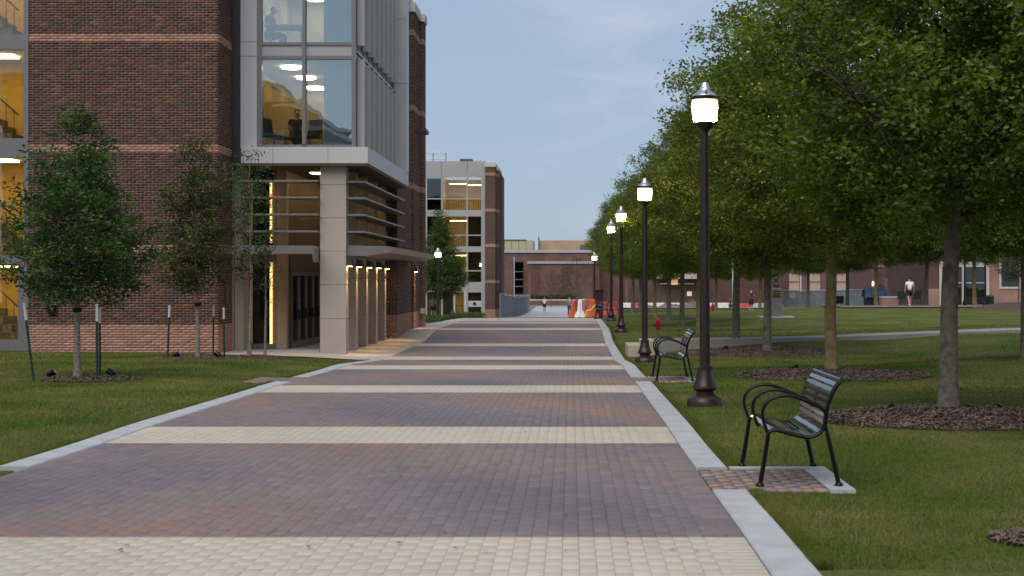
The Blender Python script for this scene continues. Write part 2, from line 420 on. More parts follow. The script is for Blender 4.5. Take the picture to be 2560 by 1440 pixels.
def mat_lawn():
    m, n, l, b = _nt('lawn'); b.inputs['Roughness'].default_value = .95; b.inputs['Specular IOR Level'].default_value = .15
    t = n.new('ShaderNodeTexCoord')
    z1 = n.new('ShaderNodeTexNoise'); z1.inputs['Scale'].default_value = .55; z1.inputs['Detail'].default_value = 5
    z2 = n.new('ShaderNodeTexNoise'); z2.inputs['Scale'].default_value = 16; z2.inputs['Detail'].default_value = 8; z2.inputs['Roughness'].default_value = .7
    for z in (z1, z2): l.new(t.outputs['Object'], z.inputs['Vector'])
    r1 = n.new('ShaderNodeValToRGB'); r1.color_ramp.elements[0].position = .35; r1.color_ramp.elements[1].position = .72
    r1.color_ramp.elements[0].color = (.072, .108, .017, 1); r1.color_ramp.elements[1].color = (.16, .155, .05, 1)
    r2 = n.new('ShaderNodeValToRGB'); r2.color_ramp.elements[0].position = .3; r2.color_ramp.elements[1].position = .75
    r2.color_ramp.elements[0].color = (.55, .55, .5, 1); r2.color_ramp.elements[1].color = (1.35, 1.3, 1.25, 1)
    l.new(z1.outputs['Fac'], r1.inputs['Fac']); l.new(z2.outputs['Fac'], r2.inputs['Fac'])
    mm = n.new('ShaderNodeMix'); mm.data_type = 'RGBA'; mm.blend_type = 'MULTIPLY'; mm.inputs['Factor'].default_value = 1
    l.new(r1.outputs[0], mm.inputs['A']); l.new(r2.outputs[0], mm.inputs['B']); l.new(mm.outputs['Result'], b.inputs['Base Color'])
    z3 = n.new('ShaderNodeTexNoise'); z3.inputs['Scale'].default_value = 45; z3.inputs['Detail'].default_value = 6
    l.new(t.outputs['Object'], z3.inputs['Vector'])
    bp = n.new('ShaderNodeBump'); bp.inputs['Strength'].default_value = .9; bp.inputs['Distance'].default_value = .05
    l.new(z3.outputs['Fac'], bp.inputs['Height']); l.new(bp.outputs[0], b.inputs['Normal'])
    MATS['lawn'] = m
mat_lawn()

# ================================================================== SETTING
# ------------------------------------------------------------------ ground
ROAD_L, ROAD_R, ROAD_END = -4.85, 1.11, 61.6
gx = np.unique(np.concatenate([np.linspace(-400, -30, 24), np.arange(-30, 30.1, .5), np.linspace(31, 400, 24), [-5.12, -4.9, 1.15, 1.36]]))
gy = np.unique(np.concatenate([np.arange(-30, 80, .5), np.arange(80, 260, 2.0), np.linspace(262, 3000, 30)]))
GX, GY = np.meshgrid(gx, gy)
GZ = T(GX, GY) - .03
under = ((GX > -4.95) & (GX < 1.2) & (GY < 62)) | ((GX > -6.9) & (GX < 1.2) & (GY > 37.2) & (GY < 190))
GZ[under] -= .12
i = np.arange((len(gy)-1)*len(gx)).reshape(len(gy)-1, len(gx))[:, :-1].ravel(); nx = len(gx)
ground = struct(link('ground', np_mesh('ground', np.stack([GX, GY, GZ], -1).reshape(-1, 3), np.stack([i, i+1, i+nx+1, i+nx], -1), 'lawn', smooth=True)))

# ------------------------------------------------------------------ brick promenade: bed, then every paver laid singly
road = sheet('brick_promenade', np.linspace(ROAD_L - .02, ROAD_R + .02, 14), np.arange(3, ROAD_END + .3, .3), -.022, 'joint_sand')
FAR_EDGES = [9.1 + 7.3*k for k in range(-1, 8)]
def is_cream(y):
    c = np.zeros(len(y), bool)
    for f in FAR_EDGES: c |= (y > f - 1.62) & (y <= f)
    return c
def paver_tones(x, y, cream, rng):
    n = len(x)
    pal = np.array([(.155, .122, .128), (.135, .113, .126), (.185, .132, .12), (.175, .14, .13), (.12, .105, .12), (.21, .138, .115)])
    ph = np.sin(x*1.3 + 2*np.sin(y*.37)) + np.sin(y*1.05 + 1.7*np.sin(x*.6)) + rng.normal(0, .38, n)
    k = np.clip(((ph + 2.6) / 5.2 * 6).astype(int), 0, 5); order = np.array([4, 1, 0, 3, 2, 5])
    dark = pal[order[k]] * rng.normal(1, .04, (n, 1))
    st = 1 + .07*np.sin(x*.9 + 1.3*np.sin(y*.5 + .7)) * np.sin(y*.63 + 2*np.sin(x*.4)) + .04*np.sin(x*3.1 + y*1.7)
    dark = dark*st[:, None]
    cr_ = st[:, None]**.6 * np.array([.435, .385, .31]) * rng.normal(1, .022, (n, 1)) * (1 + rng.normal(0, .012, (n, 3)))
    return np.where(cream[:, None], cr_, dark)
def pavers(x0, x1, y0, y1, tones, rng, parent, singles=0, base=-.03):
    n = len(x0); g = .0007
    x0 = x0 + g; x1 = x1 - g; y0 = y0 + g; y1 = y1 - g
    up = rng.normal(0, .0006, n); c = .0014
    def zz(x, y, d): return T(x, y) + d
    V = np.zeros((n, 12, 3))
    # lower ring, shoulder ring, chamfered top ring
    for ring, (dx, dz) in enumerate(((0, base), (0, -c*.7), (c, 0))):
        for j, (xa, ya) in enumerate(((x0+dx, y0+dx), (x1-dx, y0+dx), (x1-dx, y1-dx), (x0+dx, y1-dx))):
            V[:, ring*4+j] = np.stack([xa, ya, zz(xa, ya, dz) + up], -1)
    fs = [(8, 9, 10, 11)]
    for r_ in (0, 4):
        for j in range(4):
            k = (j+1) % 4; fs.append((r_+j, r_+k, r_+4+k, r_+4+j))
    fs = np.array(fs)
    if singles:
        vis = (x0 > DX(-60, (y0+y1)/2)) & (y0 > 8.0)
        idx = np.nonzero(vis)[0]; idx = idx[np.argsort(y0[idx])][:singles]
        for q in idx:
            v = V[q]; ctr = v.mean(0)
            me = np_mesh('paver', v - ctr, fs, 'paver_clay', np.repeat(tones[q][None], 9, 0))
            o = link('paver', me); o.parent = parent; o.location = ctr
        keep = np.ones(n, bool); keep[idx] = False
        V = V[keep]; tones = tones[keep]; n = len(V)
    Fq = (fs[None] + (np.arange(n)*12)[:, None, None]).reshape(-1, 4)
    o = link('paver_field', np_mesh('paver_field', V.reshape(-1, 3), Fq, 'paver_clay', np.repeat(tones, 9, 0)), parent)
    o['kind'] = 'stuff'; return o
PW, PL = .1, .2
xs = np.arange(ROAD_L + .2, ROAD_R - .2 - 1e-6, PW)
PX0, PY0, PX1, PY1 = [], [], [], []
edges = [3.0] + sorted([f - 1.62 for f in FAR_EDGES] + FAR_EDGES) + [ROAD_END]
edges = [e for e in edges if e >= 3.0]
for ea, eb in zip(edges[:-1], edges[1:]):
    if eb - ea < .05: continue
    nrow = max(1, round((eb - ea) / PL)); L = (eb - ea) / nrow
    for ci, x in enumerate(xs):
        if ci % 2 == 0: ya = np.arange(nrow) * L + ea; yb = ya + L
        else:
            ya = np.concatenate([[ea], ea + L*.5 + np.arange(nrow-1)*L, [eb - L*.5]]); yb = np.concatenate([ya[1:], [eb]])
        PX0.append(np.full(len(ya), x)); PX1.append(np.full(len(ya), x + (ROAD_R - ROAD_L - .4) / len(xs))); PY0.append(ya); PY1.append(yb)
    ns = max(1, round((eb - ea) / .1)); ya = ea + np.arange(ns)*(eb-ea)/ns                     # soldier courses on both edges
    for xa in (ROAD_L, ROAD_R - .2):
        PX0.append(np.full(ns, xa)); PX1.append(np.full(ns, xa + .2)); PY0.append(ya); PY1.append(ya + (eb-ea)/ns)
PX0, PX1, PY0, PY1 = map(np.concatenate, (PX0, PX1, PY0, PY1))
pt = paver_tones((PX0+PX1)/2, (PY0+PY1)/2, is_cream((PY0+PY1)/2), RNG)
pavers(PX0, PX1, PY0, PY1, pt, RNG, road, singles=300)

# ------------------------------------------------------------------ kerbs: separate concrete lengths with joints
def kerb(name, x0, x1, y0, y1, label, top=.008):
    t = empty(name, label, 'kerb', ((x0+x1)/2, y0, TZ((x0+x1)/2, y0)))
    n = max(1, round((y1-y0)/3.0)); L = (y1-y0)/n
    for k in range(n):
        a, b = y0 + k*L + .006, y0 + (k+1)*L - .006
        yy = np.linspace(a, b, max(3, int((b-a)/.35))); m = MB(); kk = 0
        for y in yy:
            z = TZ((x0+x1)/2, y) + top; c = .012
            m.v += [(x0, y, z-.16), (x0, y, z-c), (x0+c, y, z), (x1-c, y, z), (x1, y, z-c), (x1, y, z-.16)]
        for q in range(len(yy)-1):
            for j in range(5): m.f.append((q*6+j, q*6+j+1, q*6+6+j+1, q*6+6+j))
        m.f.append((0, 1, 2, 3, 4, 5)); e = (len(yy)-1)*6; m.f.append((e+5, e+4, e+3, e+2, e+1, e))
        m.build('kerb_length', 'kerb_concrete', t)
    return t
NOTCH = [(11.25, 12.7), (24.75, 26.2)]
kerb('kerb', ROAD_R + .012, 1.40, 4.0, NOTCH[0][0], 'pale concrete kerb right of the pavers, in front of the nearest bench')
kerb('kerb', ROAD_R + .012, 1.40, NOTCH[0][1], NOTCH[1][0], 'pale concrete kerb on the right between the two benches')
kerb('kerb', ROAD_R + .012, 1.40, NOTCH[1][1], 66.0, 'pale concrete kerb on the right running on behind the farther bench')
kerb('kerb', -5.15, ROAD_L - .012, 12.75, NOTCH[1][0], 'pale concrete kerb along the left lawn, the longer length near the camera')
kerb('kerb', -5.15, ROAD_L - .012, NOTCH[1][1], 36.6, 'pale concrete kerb along the left lawn, the length nearest the entrance')

# ------------------------------------------------------------------ bench pads and the left notch, laid with pavers too
def pad(name, x0, x1, y0, y1, ycol=True):
    p = sheet(name, np.linspace(x0, x1, 4), np.linspace(y0, y1, 6), -.022, 'joint_sand')
    nx_ = round((x1-x0)/.1); ny_ = round((y1-y0)/.2); a, b, c, d = [], [], [], []
    for ci in range(nx_):
        off = 0 if ci % 2 == 0 else .5
        L = (y1-y0)/ny_
        ya = y0 + np.arange(ny_)*L if off == 0 else np.concatenate([[y0], y0 + L*.5 + np.arange(ny_-1)*L, [y1-L*.5]])
        yb = np.concatenate([ya[1:], [y1]])
        a.append(np.full(len(ya), x0+ci*(x1-x0)/nx_)); b.append(np.full(len(ya), x0+(ci+1)*(x1-x0)/nx_)); c.append(ya); d.append(yb)
    a, b, c, d = map(np.concatenate, (a, b, c, d))
    rng = np.random.default_rng(int(y0*10)); n = len(a)
    pal = np.array([(.25, .175, .14), (.21, .15, .13), (.28, .20, .15), (.18, .14, .14)])
    tn = pal[rng.integers(0, 4, n)] * rng.normal(1, .06, (n, 1))
    # each paver of the pad is a piece of its own
    g = .0015
    for q in range(n):
        lo = (a[q]+g, c[q]+g); hi = (b[q]-g, d[q]-g); zc = TZ((lo[0]+hi[0])/2, (lo[1]+hi[1])/2) + rng.normal(0, .001)
        V, Fq = boxes_np(np.array([[-(hi[0]-lo[0])/2, -(hi[1]-lo[1])/2, -.03]]), np.array([[(hi[0]-lo[0])/2, (hi[1]-lo[1])/2, 0]]))
        o = link('paver', np_mesh('paver', V, Fq, 'paver_clay', np.repeat(tn[q][None], 6, 0))); o.parent = p
        o.location = ((lo[0]+hi[0])/2, (lo[1]+hi[1])/2, zc)
    return p
for (ya, yb), nm, pos in zip(NOTCH, ('bench_pad', 'bench_pad'), ('nearest', 'farther')):
    pad(nm, 1.125, 2.05, ya + .02, yb - .13)
    z = TZ(1.6, (ya+yb)/2)
    e = empty('pad_edging', 'pale concrete edging round the paved pad under the %s bench' % pos, 'edging', (1.7, yb, z))
    B('edging_strip', 'kerb_concrete', e, (1.41, 2.26, yb - .12, yb - .005, z - .14, z + .008))
    B('edging_strip', 'kerb_concrete', e, (2.056, 2.26, ya + .02, yb - .125, z - .14, z + .008))
pad('notch_paving', -5.7, -4.86, NOTCH[1][0] + .02, NOTCH[1][1] - .02)

# ------------------------------------------------------------------ plaza, paths, far paving
sheet('entrance_plaza', np.linspace(-9.3, ROAD_L - .005, 14), np.arange(36.75, 72.0, .4), -.004, 'plaza_concrete')
sheet('cross_walk', np.linspace(ROAD_L, ROAD_R, 12), np.arange(ROAD_END + .005, 72, .6), -.002, 'plaza_concrete')
sheet('far_walk', np.linspace(-4.6, 1.6, 10), np.arange(72.01, 192, 1.0), .03, 'grey_concrete')
sheet('far_yard', np.linspace(1.7, 60, 40), np.arange(118, 230, 2.0), .04, 'dirt')
sheet('fence_verge', np.linspace(-5.8, -4.61, 4), np.arange(84, 192, 1.0), .02, 'dirt')
sheet('far_forecourt', np.linspace(16, 60, 50), np.arange(82.5, 118, .8), .03, 'dirt')
sheet('hall_forecourt', np.linspace(-30, 1.69, 30), np.arange(192.01, 230, 2.0), .03, 'grey_concrete')
for ya, w in ((64.0, .3),):      # dark joint bands in the crossing
    sheet('cross_walk_band', np.linspace(-4.8, ROAD_R - .01, 8), np.linspace(ya, ya + w, 3), .003, 'joint_sand')

# raised side path on the right with its steps
def side_path():
    m = MB(); xs_ = np.linspace(2.3, 22, 60); ya, yb = 38.9, 40.3
    zt = lambda x: float(np.interp(x, [2.3, 4, 7, 12, 22], [.05, .07, .13, .33, .50]))
    for x in xs_:
        d = 0 if x < 12 else (x-12)**2*.05; z = zt(x)
        m.v += [(x, ya+d, z-.5), (x, ya+d, z), (x, yb+d, z), (x, yb+d, z-.5)]
    for q in range(len(xs_)-1):
        for j in range(3): m.f.append((q*4+j, q*4+4+j, q*4+4+j+1, q*4+j+1))
    m.f.append((0, 1, 2, 3)); e = (len(xs_)-1)*4; m.f.append((e+3, e+2, e+1, e))
    o = m.build('side_path', 'path_concrete'); struct(o)
    s = empty('path_steps', 'two pale concrete steps where the side path meets the lawn by the lamp', 'steps', (1.9, 39.5, TZ(1.9, 39.5)))
    B('step', 'plaza_concrete', s, (1.55, 1.93, 38.5, 40.4, -.55, -.07), bevel=.01)
    B('step', 'plaza_concrete', s, (1.935, 2.295, 38.6, 40.45, -.5, .045), bevel=.01)
side_path()
z = TZ(4.9, 38.0)
sl = B('utility_slab', 'kerb_concrete', None, (4.55, 6.0, 37.0, 37.45, TZ(5, 37.2)-.2, TZ(5.2, 37.2)+.05), bevel=.01)
tag(sl, 'low flat concrete slab in the grass in front of the side path', 'slab')

# ================================================================== BUILDING LEFT (brick and grey panels)
BY = 37.4                                           # brick front plane
HALL = empty('brick_building', 'dark brick campus building with grey panelled entrance bay and fins on the left', 'building', (-9.0, 44.0, -.3))
WL, WR = DX(72, BY), DX(545, BY)                    # brick front from -14.26 to -9.28
EY = 38.95                                          # entrance bay plane
CH, BLN, MJ = .0677, .2033, .0115
Z0 = -.36
def tones_brick(z, n, rng):
    pal = np.array([(.052, .024, .02), (.04, .024, .02), (.028, .021, .021), (.062, .032, .025), (.045, .019, .017), (.068, .042, .032), (.022, .021, .024), (.085, .04, .03)])
    pr = np.array([.24, .2, .14, .13, .13, .08, .05, .03])
    t = pal[rng.choice(8, n, p=pr)] * np.array([1.75, 1.36, 1.05]) * rng.normal(1, .12, (n, 1))
    pink = (z < .51)
    for za, zb in ((2.415, 2.62), (5.08, 5.29), (7.955, 8.165), (10.75, 10.96)): pink |= (z > za) & (z < zb)
    pk = np.array([(.35, .185, .135), (.385, .21, .155), (.31, .16, .12)])[rng.integers(0, 3, n)] * rng.normal(1, .07, (n, 1))
    return np.where(pink[:, None], pk, t)
def brick_face(parent, u0, u1, plane, z0, z1, axis, rng, singles=0, proud=.009, sign=-1):
    """running bond bricks; axis 'x': wall along X facing -Y at y=plane; axis 'y': wall along Y facing +X at x=plane"""
    lo, hi = [], []
    nc = int(math.ceil((z1 - Z0) / CH))
    for c in range(nc):
        za = Z0 + c*CH + MJ/2; zb = za + CH - MJ
        if zb < z0 or za > z1: continue
        off = 0 if c % 2 == 0 else BLN/2
        ua = np.arange(u0 - off, u1, BLN); ub = ua + BLN - MJ
        ua = np.maximum(ua, u0); ub = np.minimum(ub, u1); ok = ub - ua > .02
        for a, b in zip(ua[ok], ub[ok]): lo.append((a, max(za, z0))); hi.append((b, zb))
    lo = np.array(lo); hi = np.array(hi); n = len(lo); pr = proud + rng.normal(0, .0012, n)
    if axis == 'x':
        L = np.stack([lo[:, 0], plane - pr, lo[:, 1]], -1); H = np.stack([hi[:, 0], np.full(n, plane + .01), hi[:, 1]], -1)
    else:
        L = np.stack([np.full(n, plane - .01), lo[:, 0], lo[:, 1]], -1); H = np.stack([plane + pr, hi[:, 0], hi[:, 1]], -1)
    tn = tones_brick((lo[:, 1]+hi[:, 1])/2, n, rng)
    if singles:
        pick = np.nonzero((lo[:, 0] > -11.4) & (hi[:, 0] < WR + .01) & (lo[:, 1] > 5.9))[0][:singles]
        for q in pick:
            ctr = (L[q] + H[q]) / 2
            V, Fq = boxes_np((L[q]-ctr)[None], (H[q]-ctr)[None])
            o = link('brick', np_mesh('brick', V, Fq, 'brick_clay', np.repeat(tn[q][None], 6, 0))); o.parent = parent
            o.location = ctr
        keep = np.ones(n, bool); keep[pick] = False; L, H, tn = L[keep], H[keep], tn[keep]
    V, Fq = boxes_np(L, H)
    o = link('brickwork', np_mesh('brickwork', V, Fq, 'brick_clay', np.repeat(tn, 6, 0)), parent); o['kind'] = 'stuff'
    return o
rb = np.random.default_rng(3)
# mortar-coloured backing walls, then bricks
wall = B('wall', 'mortar', HALL, (WL, WR, BY, BY + .3, -.5, 11.9), (WR - .3, WR, BY + .302, EY + .25, -.5, 11.9))
def brick_wall(*a, singles=0): brick_face(wall, *a, rb, singles)
brick_wall(WL, WR, BY, -.45, 11.9, 'x', singles=300)
brick_wall(BY, EY, WR, -.45, 11.9, 'y')
# road-side brick beyond the entrance
SX = -5.89; SY = 48.2
PXA, PYA, PXB, PYB = -5.80, 52.5, -5.65, 54.5
wall2 = B('wall', 'mortar', HALL, (-9.3, SX, SY, 52.4, -.6, 5.3), (-7.5, PXA, PYA, 54.4, -.6, 11.6), (-7.5, PXB, PYB, 55.3, -.6, 11.6),
          (-9.3, -6.2, SY + .3, 52.49, 5.3, 11.6))
def brick_wall2(*a): brick_face(wall2, *a, rb)
brick_wall2(-7.9, SX, SY, -.5, 5.3, 'x'); brick_wall2(SY, 52.49, SX, -.5, 5.3, 'y')
brick_wall2(-7.5, PXA, PYA, -.5, 11.6, 'x'); brick_wall2(PYA, 54.4, PXA, -.5, 11.6, 'y')
brick_wall2(-7.5, PXB, PYB, -.5, 11.6, 'x'); brick_wall2(PYB, 55.3, PXB, -.5, 11.6, 'y')
B('coping', 'stone_cap', HALL, (-7.6, PXA + .06, PYA - .06, 54.39, 11.602, 11.95), (-7.6, PXB + .06, 54.44, 55.36, 11.602, 11.9))
B('stone_block', 'stone_cap', HALL, (PXB - .1, PXB + .03, 54.3, 55.34, .42, .62))
# body of the building behind the facades
B('core', 'brick_far_dark', HALL, (-26, -9.6, 46.6, 55.0, -.6, 11.5), (-26, -17.3, 37.8, 46.6, -.6, 11.5))
B('roof', 'panel_grey', HALL, (-26, -5.95, 37.7, 55.2, 11.92, 12.2))
# ---- stair bay with yellow-lit brick, at the left edge of the picture
SLX = -17.2
fr = B('bay_frame', 'frame_metal', HALL, (WL - .13, WL - .004, BY - .02, BY + .14, -.16, 11.9), (SLX, WL - .131, BY - .012, BY + .12, 7.76, 8.16),
       (SLX, WL - .131, BY - .012, BY + .12, 4.92, 5.43), (SLX, WL - .131, BY - .012, BY + .12, 2.12, 2.34), (SLX, WL - .131, BY - .012, BY + .12, -.16, .13),
       (SLX, WL - .131, BY - .012, BY + .12, 10.6, 11.9), (WL - .28, WL - .131, BY - .008, BY + .1, .13, 2.12))
for za, zb in ((.13, 2.12), (2.34, 4.92), (5.43, 7.76), (8.16, 10.6)):
    B('pane', 'glass_clear', HALL, (SLX, WL - .131, BY + .05, BY + .062, za, zb))
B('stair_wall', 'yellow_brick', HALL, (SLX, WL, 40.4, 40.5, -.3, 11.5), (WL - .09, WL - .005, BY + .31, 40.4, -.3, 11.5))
B('stair_floor', 'room_floor', HALL, (SLX, WL - .1, BY + .2, 40.39, -.2, -.1))
for za in (2.2, 5.1, 7.95, 10.8):
    B('stair_landing', 'room_ceiling', HALL, (SLX, WL - .1, BY + .3, 40.39, za - .12, za + .12))
    B('stair_lamp', 'stair_light', HALL, (WL - 2.3, WL - .9, 38.5, 39.1, za - .17, za - .125))
for za in (0.0, 2.4, 5.3, 8.2):                         # stair flights with railings behind the glass
    m = MB()
    for q in range(9): m.box(WL - 3.2 + q*.25, WL - 3.2 + (q+1)*.25, 39.3, 40.3, za + 2.0 - q*.22 - .2, za + 2.0 - q*.22)
    m.build('stair_flight', 'room_floor', HALL)
    m = MB(); m.tube([(WL - 3.2, 39.28, za + 2.95), (WL - 1.0, 39.28, za + .95)], .022)
    for q in range(10): m.tube([(WL - 3.1 + q*.22, 39.28, za + 2.84 - q*.2), (WL - 3.1 + q*.22, 39.28, za + 1.95 - q*.2)], .01, 5)
    m.build('stair_rail', 'dark_metal', HALL)
# ---- small wall fittings on the brick front
wb = B('wall_box', 'black_coat', HALL, (-13.72, -13.52, BY - .09, BY - .009, .79, 1.05), bevel=.01)
B('face_plate', 'steel', wb, (-13.655, -13.585, BY - .096, BY - .0905, .93, .95))
ws = B('wall_lamp', 'dark_metal', HALL, (-12.42, -12.16, BY - .17, BY - .009, 2.05, 2.25), bevel=.01)
B('bulb', 'down_light', ws, (-12.39, -12.19, BY - .15, BY - .03, 2.03, 2.048))
B('plaque', 'lamp_bronze', HALL, (WR + .01, WR + .03, 38.1, 38.45, 1.05, 1.5))

# ---- entrance bay: upper glazed volume
s_ = F_PX / EY
X0, X1, X2, X3, X4, X5 = WR, DX(602, EY), DX(643, EY), DX(655, EY), DX(880, EY), DX(890, EY)
ZT = 11.9
zs = lambda py: DZ(py, EY)
B('corner_strip', 'dark_metal', HALL, (X0 + .012, X1, EY - .03, EY + .2, 4.86, ZT))
for za, zb in ((5.31, zs(142)), (zs(141), zs(106)), (zs(105), ZT)):
    B('panel', 'panel_light', HALL, (X1 + .003, X2, EY - .05, EY + .15, za, zb), bevel=.004)
XM = (DX(757, EY), DX(765, EY))
B('window_frame', 'frame_metal', HALL, (X2 + .002, X3, EY - .04, EY + .12, 5.31, ZT), (X4, X5, EY - .06, EY + .1, 5.31, ZT), (XM[0], XM[1], EY - .09, EY + .08, 5.41, ZT),
  (X3, X4, EY - .03, EY + .1, 5.31, 5.405), (X3, XM[0], EY - .03, EY + .1, zs(148), zs(140)), (XM[1], X4, EY - .03, EY + .1, zs(148), zs(140)),
  (X3, XM[0], EY - .03, EY + .1, zs(114), zs(106)), (XM[1], X4, EY - .03, EY + .1, zs(114), zs(106)))
for xa, xb in ((X3, XM[0]), (XM[1], X4)):
    B('spandrel', 'panel_grey', HALL, (xa, xb, EY + .0, EY + .06, zs(139.5), zs(114.5)))
    B('pane', 'glass', HALL, (xa, xb, EY + .03, EY + .042, 5.405, zs(148)))
    B('pane', 'glass', HALL, (xa, xb, EY + .03, EY + .042, zs(106), 10.6))
    B('panel', 'panel_grey', HALL, (xa, xb, EY + .0, EY + .06, 10.61, ZT))
# rooms behind the glass
for nm, za, zb in (('lower', 5.3, 7.80), ('upper', 8.14, 10.62)):
    B('room_floor', 'room_floor', HALL, (X0 + .1, X5, EY + .12, 46.4, za - .12, za))
    B('room_ceiling', 'room_ceiling', HALL, (X0 + .1, X5, EY + .12, 46.4, zb, zb + .1))
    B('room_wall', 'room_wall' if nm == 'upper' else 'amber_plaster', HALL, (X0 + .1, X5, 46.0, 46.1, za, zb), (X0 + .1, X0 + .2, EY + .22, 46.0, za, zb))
    B('sky_reflection_panel', 'sky_reflection', HALL, (DX(806, EY), X4, EY + .2, EY + .215, za + .02, zb - .02))  # added panel standing for the sky mirrored in the right-hand panes
    for px, yy in ((728, 40.6), (765, 42.7), (790, 45.0)):
        m = MB(); m.lathe([(.28, 0), (.28, .03), (.02, .03)], 20, DX(px, yy), yy, zb - .06); m.build('ceiling_light', 'room_light', HALL)
B('partition', 'amber_plaster', HALL, (X0 + .25, DX(806, 41.9), 41.9, 41.98, 5.3, 6.95))
# side wall with fins, facing the walk
B('side_wall', 'dark_metal', HALL, (X5 - .15, X5 - .01, EY + .12, 47.4, 5.31, ZT))
B('side_rail', 'steel', HALL, (X5, X5 + .04, EY + .05, 47.3, 7.93, 7.99))
for k in range(8):
    yy = 39.2 + k*1.03
    for za, zb in ((5.32, 7.78), (8.16, ZT)):
        B('fin', 'fin_grey', HALL, (X5 - .005, -5.69, yy, yy + .11, za, zb), bevel=.004)
    B('fin_bracket', 'dark_metal', HALL, (X5 + .002, X5 + .02, yy + .01, yy + .03, 7.7, 8.2))
for za, zb in ((5.31, 8.25), (8.26, 10.4), (10.41, ZT)):
    B('end_panel', 'panel_light', HALL, (-6.3, -5.48, 47.45, 48.15, za, zb), bevel=.006)
# ---- canopy slab over the entrance, in jointed panels
cx = [DX(602, 38.5), DX(682, 38.5), DX(820, 38.5), -5.49]
for a, b in zip(cx[:-1], cx[1:]):
    B('canopy_panel', 'panel_light', HALL, (a + .003, b - .003, 38.5, 39.6, 4.86, 5.30), bevel=.006)
B('canopy_panel', 'panel_light', HALL, (X5 - .3, -5.492, 39.605, 48.14, 4.86, 5.298), bevel=.006)
B('soffit', 'soffit', HALL, (X0 + .02, -5.52, 38.53, 48.1, 4.80, 4.856))
# ---- column and fins of the loggia
CYF = 38.8; FX = -6.17
xc0, xc1 = DX(800, CYF), DX(865, CYF)
zj = [-.6] + [DZ(p, CYF) for p in (797, 712, 628, 545, 462)] + [4.80]
for a, b in zip(zj[:-1], zj[1:]): B('column_block', 'precast', HALL, (xc0, xc1, CYF, CYF + .46, a + .004, b - .004), bevel=.006)
fin_y = [6.17*F_PX/(VX - p) for p in (889.8, 915.8, 940.0, 961.7)]
for yy in fin_y:
    for a, b in zip((-.6, .62, 1.75), (.612, 1.742, 4.80)):
        B('fin_wall', 'precast', HALL, (FX - .55, FX, yy, yy + .42, a, b), bevel=.006)
def wedge(x, y, z, parent):
    m = MB(); m.prism([(x + .004, z + .2), (x + .10, z + .2), (x + .21, z), (x + .004, z)], y + .02, y + .40, 'y'); o = m.build('downlight', 'dark_metal', parent)
    b = B('bulb', 'down_light', o, (x + .02, x + .12, y + .09, y + .33, z - .012, z - .002))
    ld = bpy.data.lights.new('downlight_beam', 'SPOT'); ld.energy = 120; ld.color = (1.0, .62, .25); ld.spot_size = R(46); ld.spot_blend = .8; ld.shadow_soft_size = .03
    lo_ = bpy.data.objects.new('downlight_beam', ld); COL.objects.link(lo_); lo_.parent = o; lo_.location = (x + .09, y + .21, z - .03); lo_.rotation_euler = (0, R(-4), 0)
wedge(xc1, CYF, 2.08, HALL)
for yy in fin_y: wedge(FX, yy, 2.08, HALL)
wedge(PXA - .02, 52.6, 2.0, HALL)
# sun-shade blades, left of the column and along the walk
for z_ in (4.39, 3.94, 3.48, 3.02):
    B('louver_blade', 'louver_metal', HALL, (DX(600, 38.7), xc0 - .01, 38.55, 39.0, z_ - .03, z_ + .02), bevel=.004)
    B('louver_blade', 'louver_metal', HALL, (FX + .012, -5.62, CYF + .1, 48.19, z_ - .03, z_ + .02), bevel=.004)
# lower canopies
m = MB(); m.prism([(DX(575, 38.0), 2.62), (DX(782, 38.0), 2.62), (xc0 - .02, 2.55), (xc0 - .02, 2.18), (DX(782, 38.0), 2.40), (DX(575, 38.0), 2.40)], 37.9, 39.2, 'y')
m.build('lower_canopy', 'louver_metal', HALL)
m = MB(); m.prism([(xc1 + .003, 2.65), (-4.96, 2.62), (-4.96, 2.45), (-5.6, 2.36), (xc1 + .003, 2.36)], 38.9, 51.4, 'y'); m.build('walk_canopy', 'louver_metal', HALL)
# recessed lobby: pilaster, glazing, door wall facing the walk
B('pilaster', 'precast', HALL, (X0 + .012, DX(612, 39.4), 39.2, 39.9, -.6, 4.8))
LY = 40.2
lx = [DX(p, LY) for p in (612, 625, 684, 692, 716)]
B('lobby_frame', 'frame_metal', HALL, (lx[0], lx[1], LY, LY + .1, -.5, 4.8), (lx[2], lx[3], LY, LY + .1, -.5, 4.8), (lx[1], lx[2], LY + .002, LY + .1, 2.2, 2.7), (lx[1], lx[2], LY + .002, LY + .1, -.5, -.1))
B('pane', 'glass_dark', HALL, (lx[1], lx[2], LY + .05, LY + .06, -.1, 2.2)); B('pane', 'glass_dark', HALL, (lx[1], lx[2], LY + .05, LY + .06, 2.7, 4.8))
B('glow_strip', 'strip_glow', HALL, (DX(621, 40.6), DX(631, 40.6), 40.6, 40.65, -.2, 4.6)); B('glow_strip', 'strip_glow', HALL, (DX(675, 40.15), DX(681, 40.15), 40.12, 40.16, -.1, 2.2), (DX(675, 40.15), DX(680, 40.15), 40.12, 40.16, 2.75, 4.5))  # glowing strips added for bright streaks in the lobby glass; no lamps there
B('exit_light', 'exit_red', HALL, (DX(675, 40.1), DX(680, 40.1), 40.06, 40.11, 4.0, 4.14))
B('lobby_post', 'tan_wall', HALL, (lx[3] + .003, lx[4], LY, LY + .3, -.5, 4.8))
DXW = -8.0
B('door_wall', 'soffit', HALL, (DXW - .3, DXW - .06, LY + .32, 48.1, -.5, 4.8))
B('transom', 'soffit', HALL, (DXW - .06, DXW, LY + .32, 48.1, 1.95, 2.35))
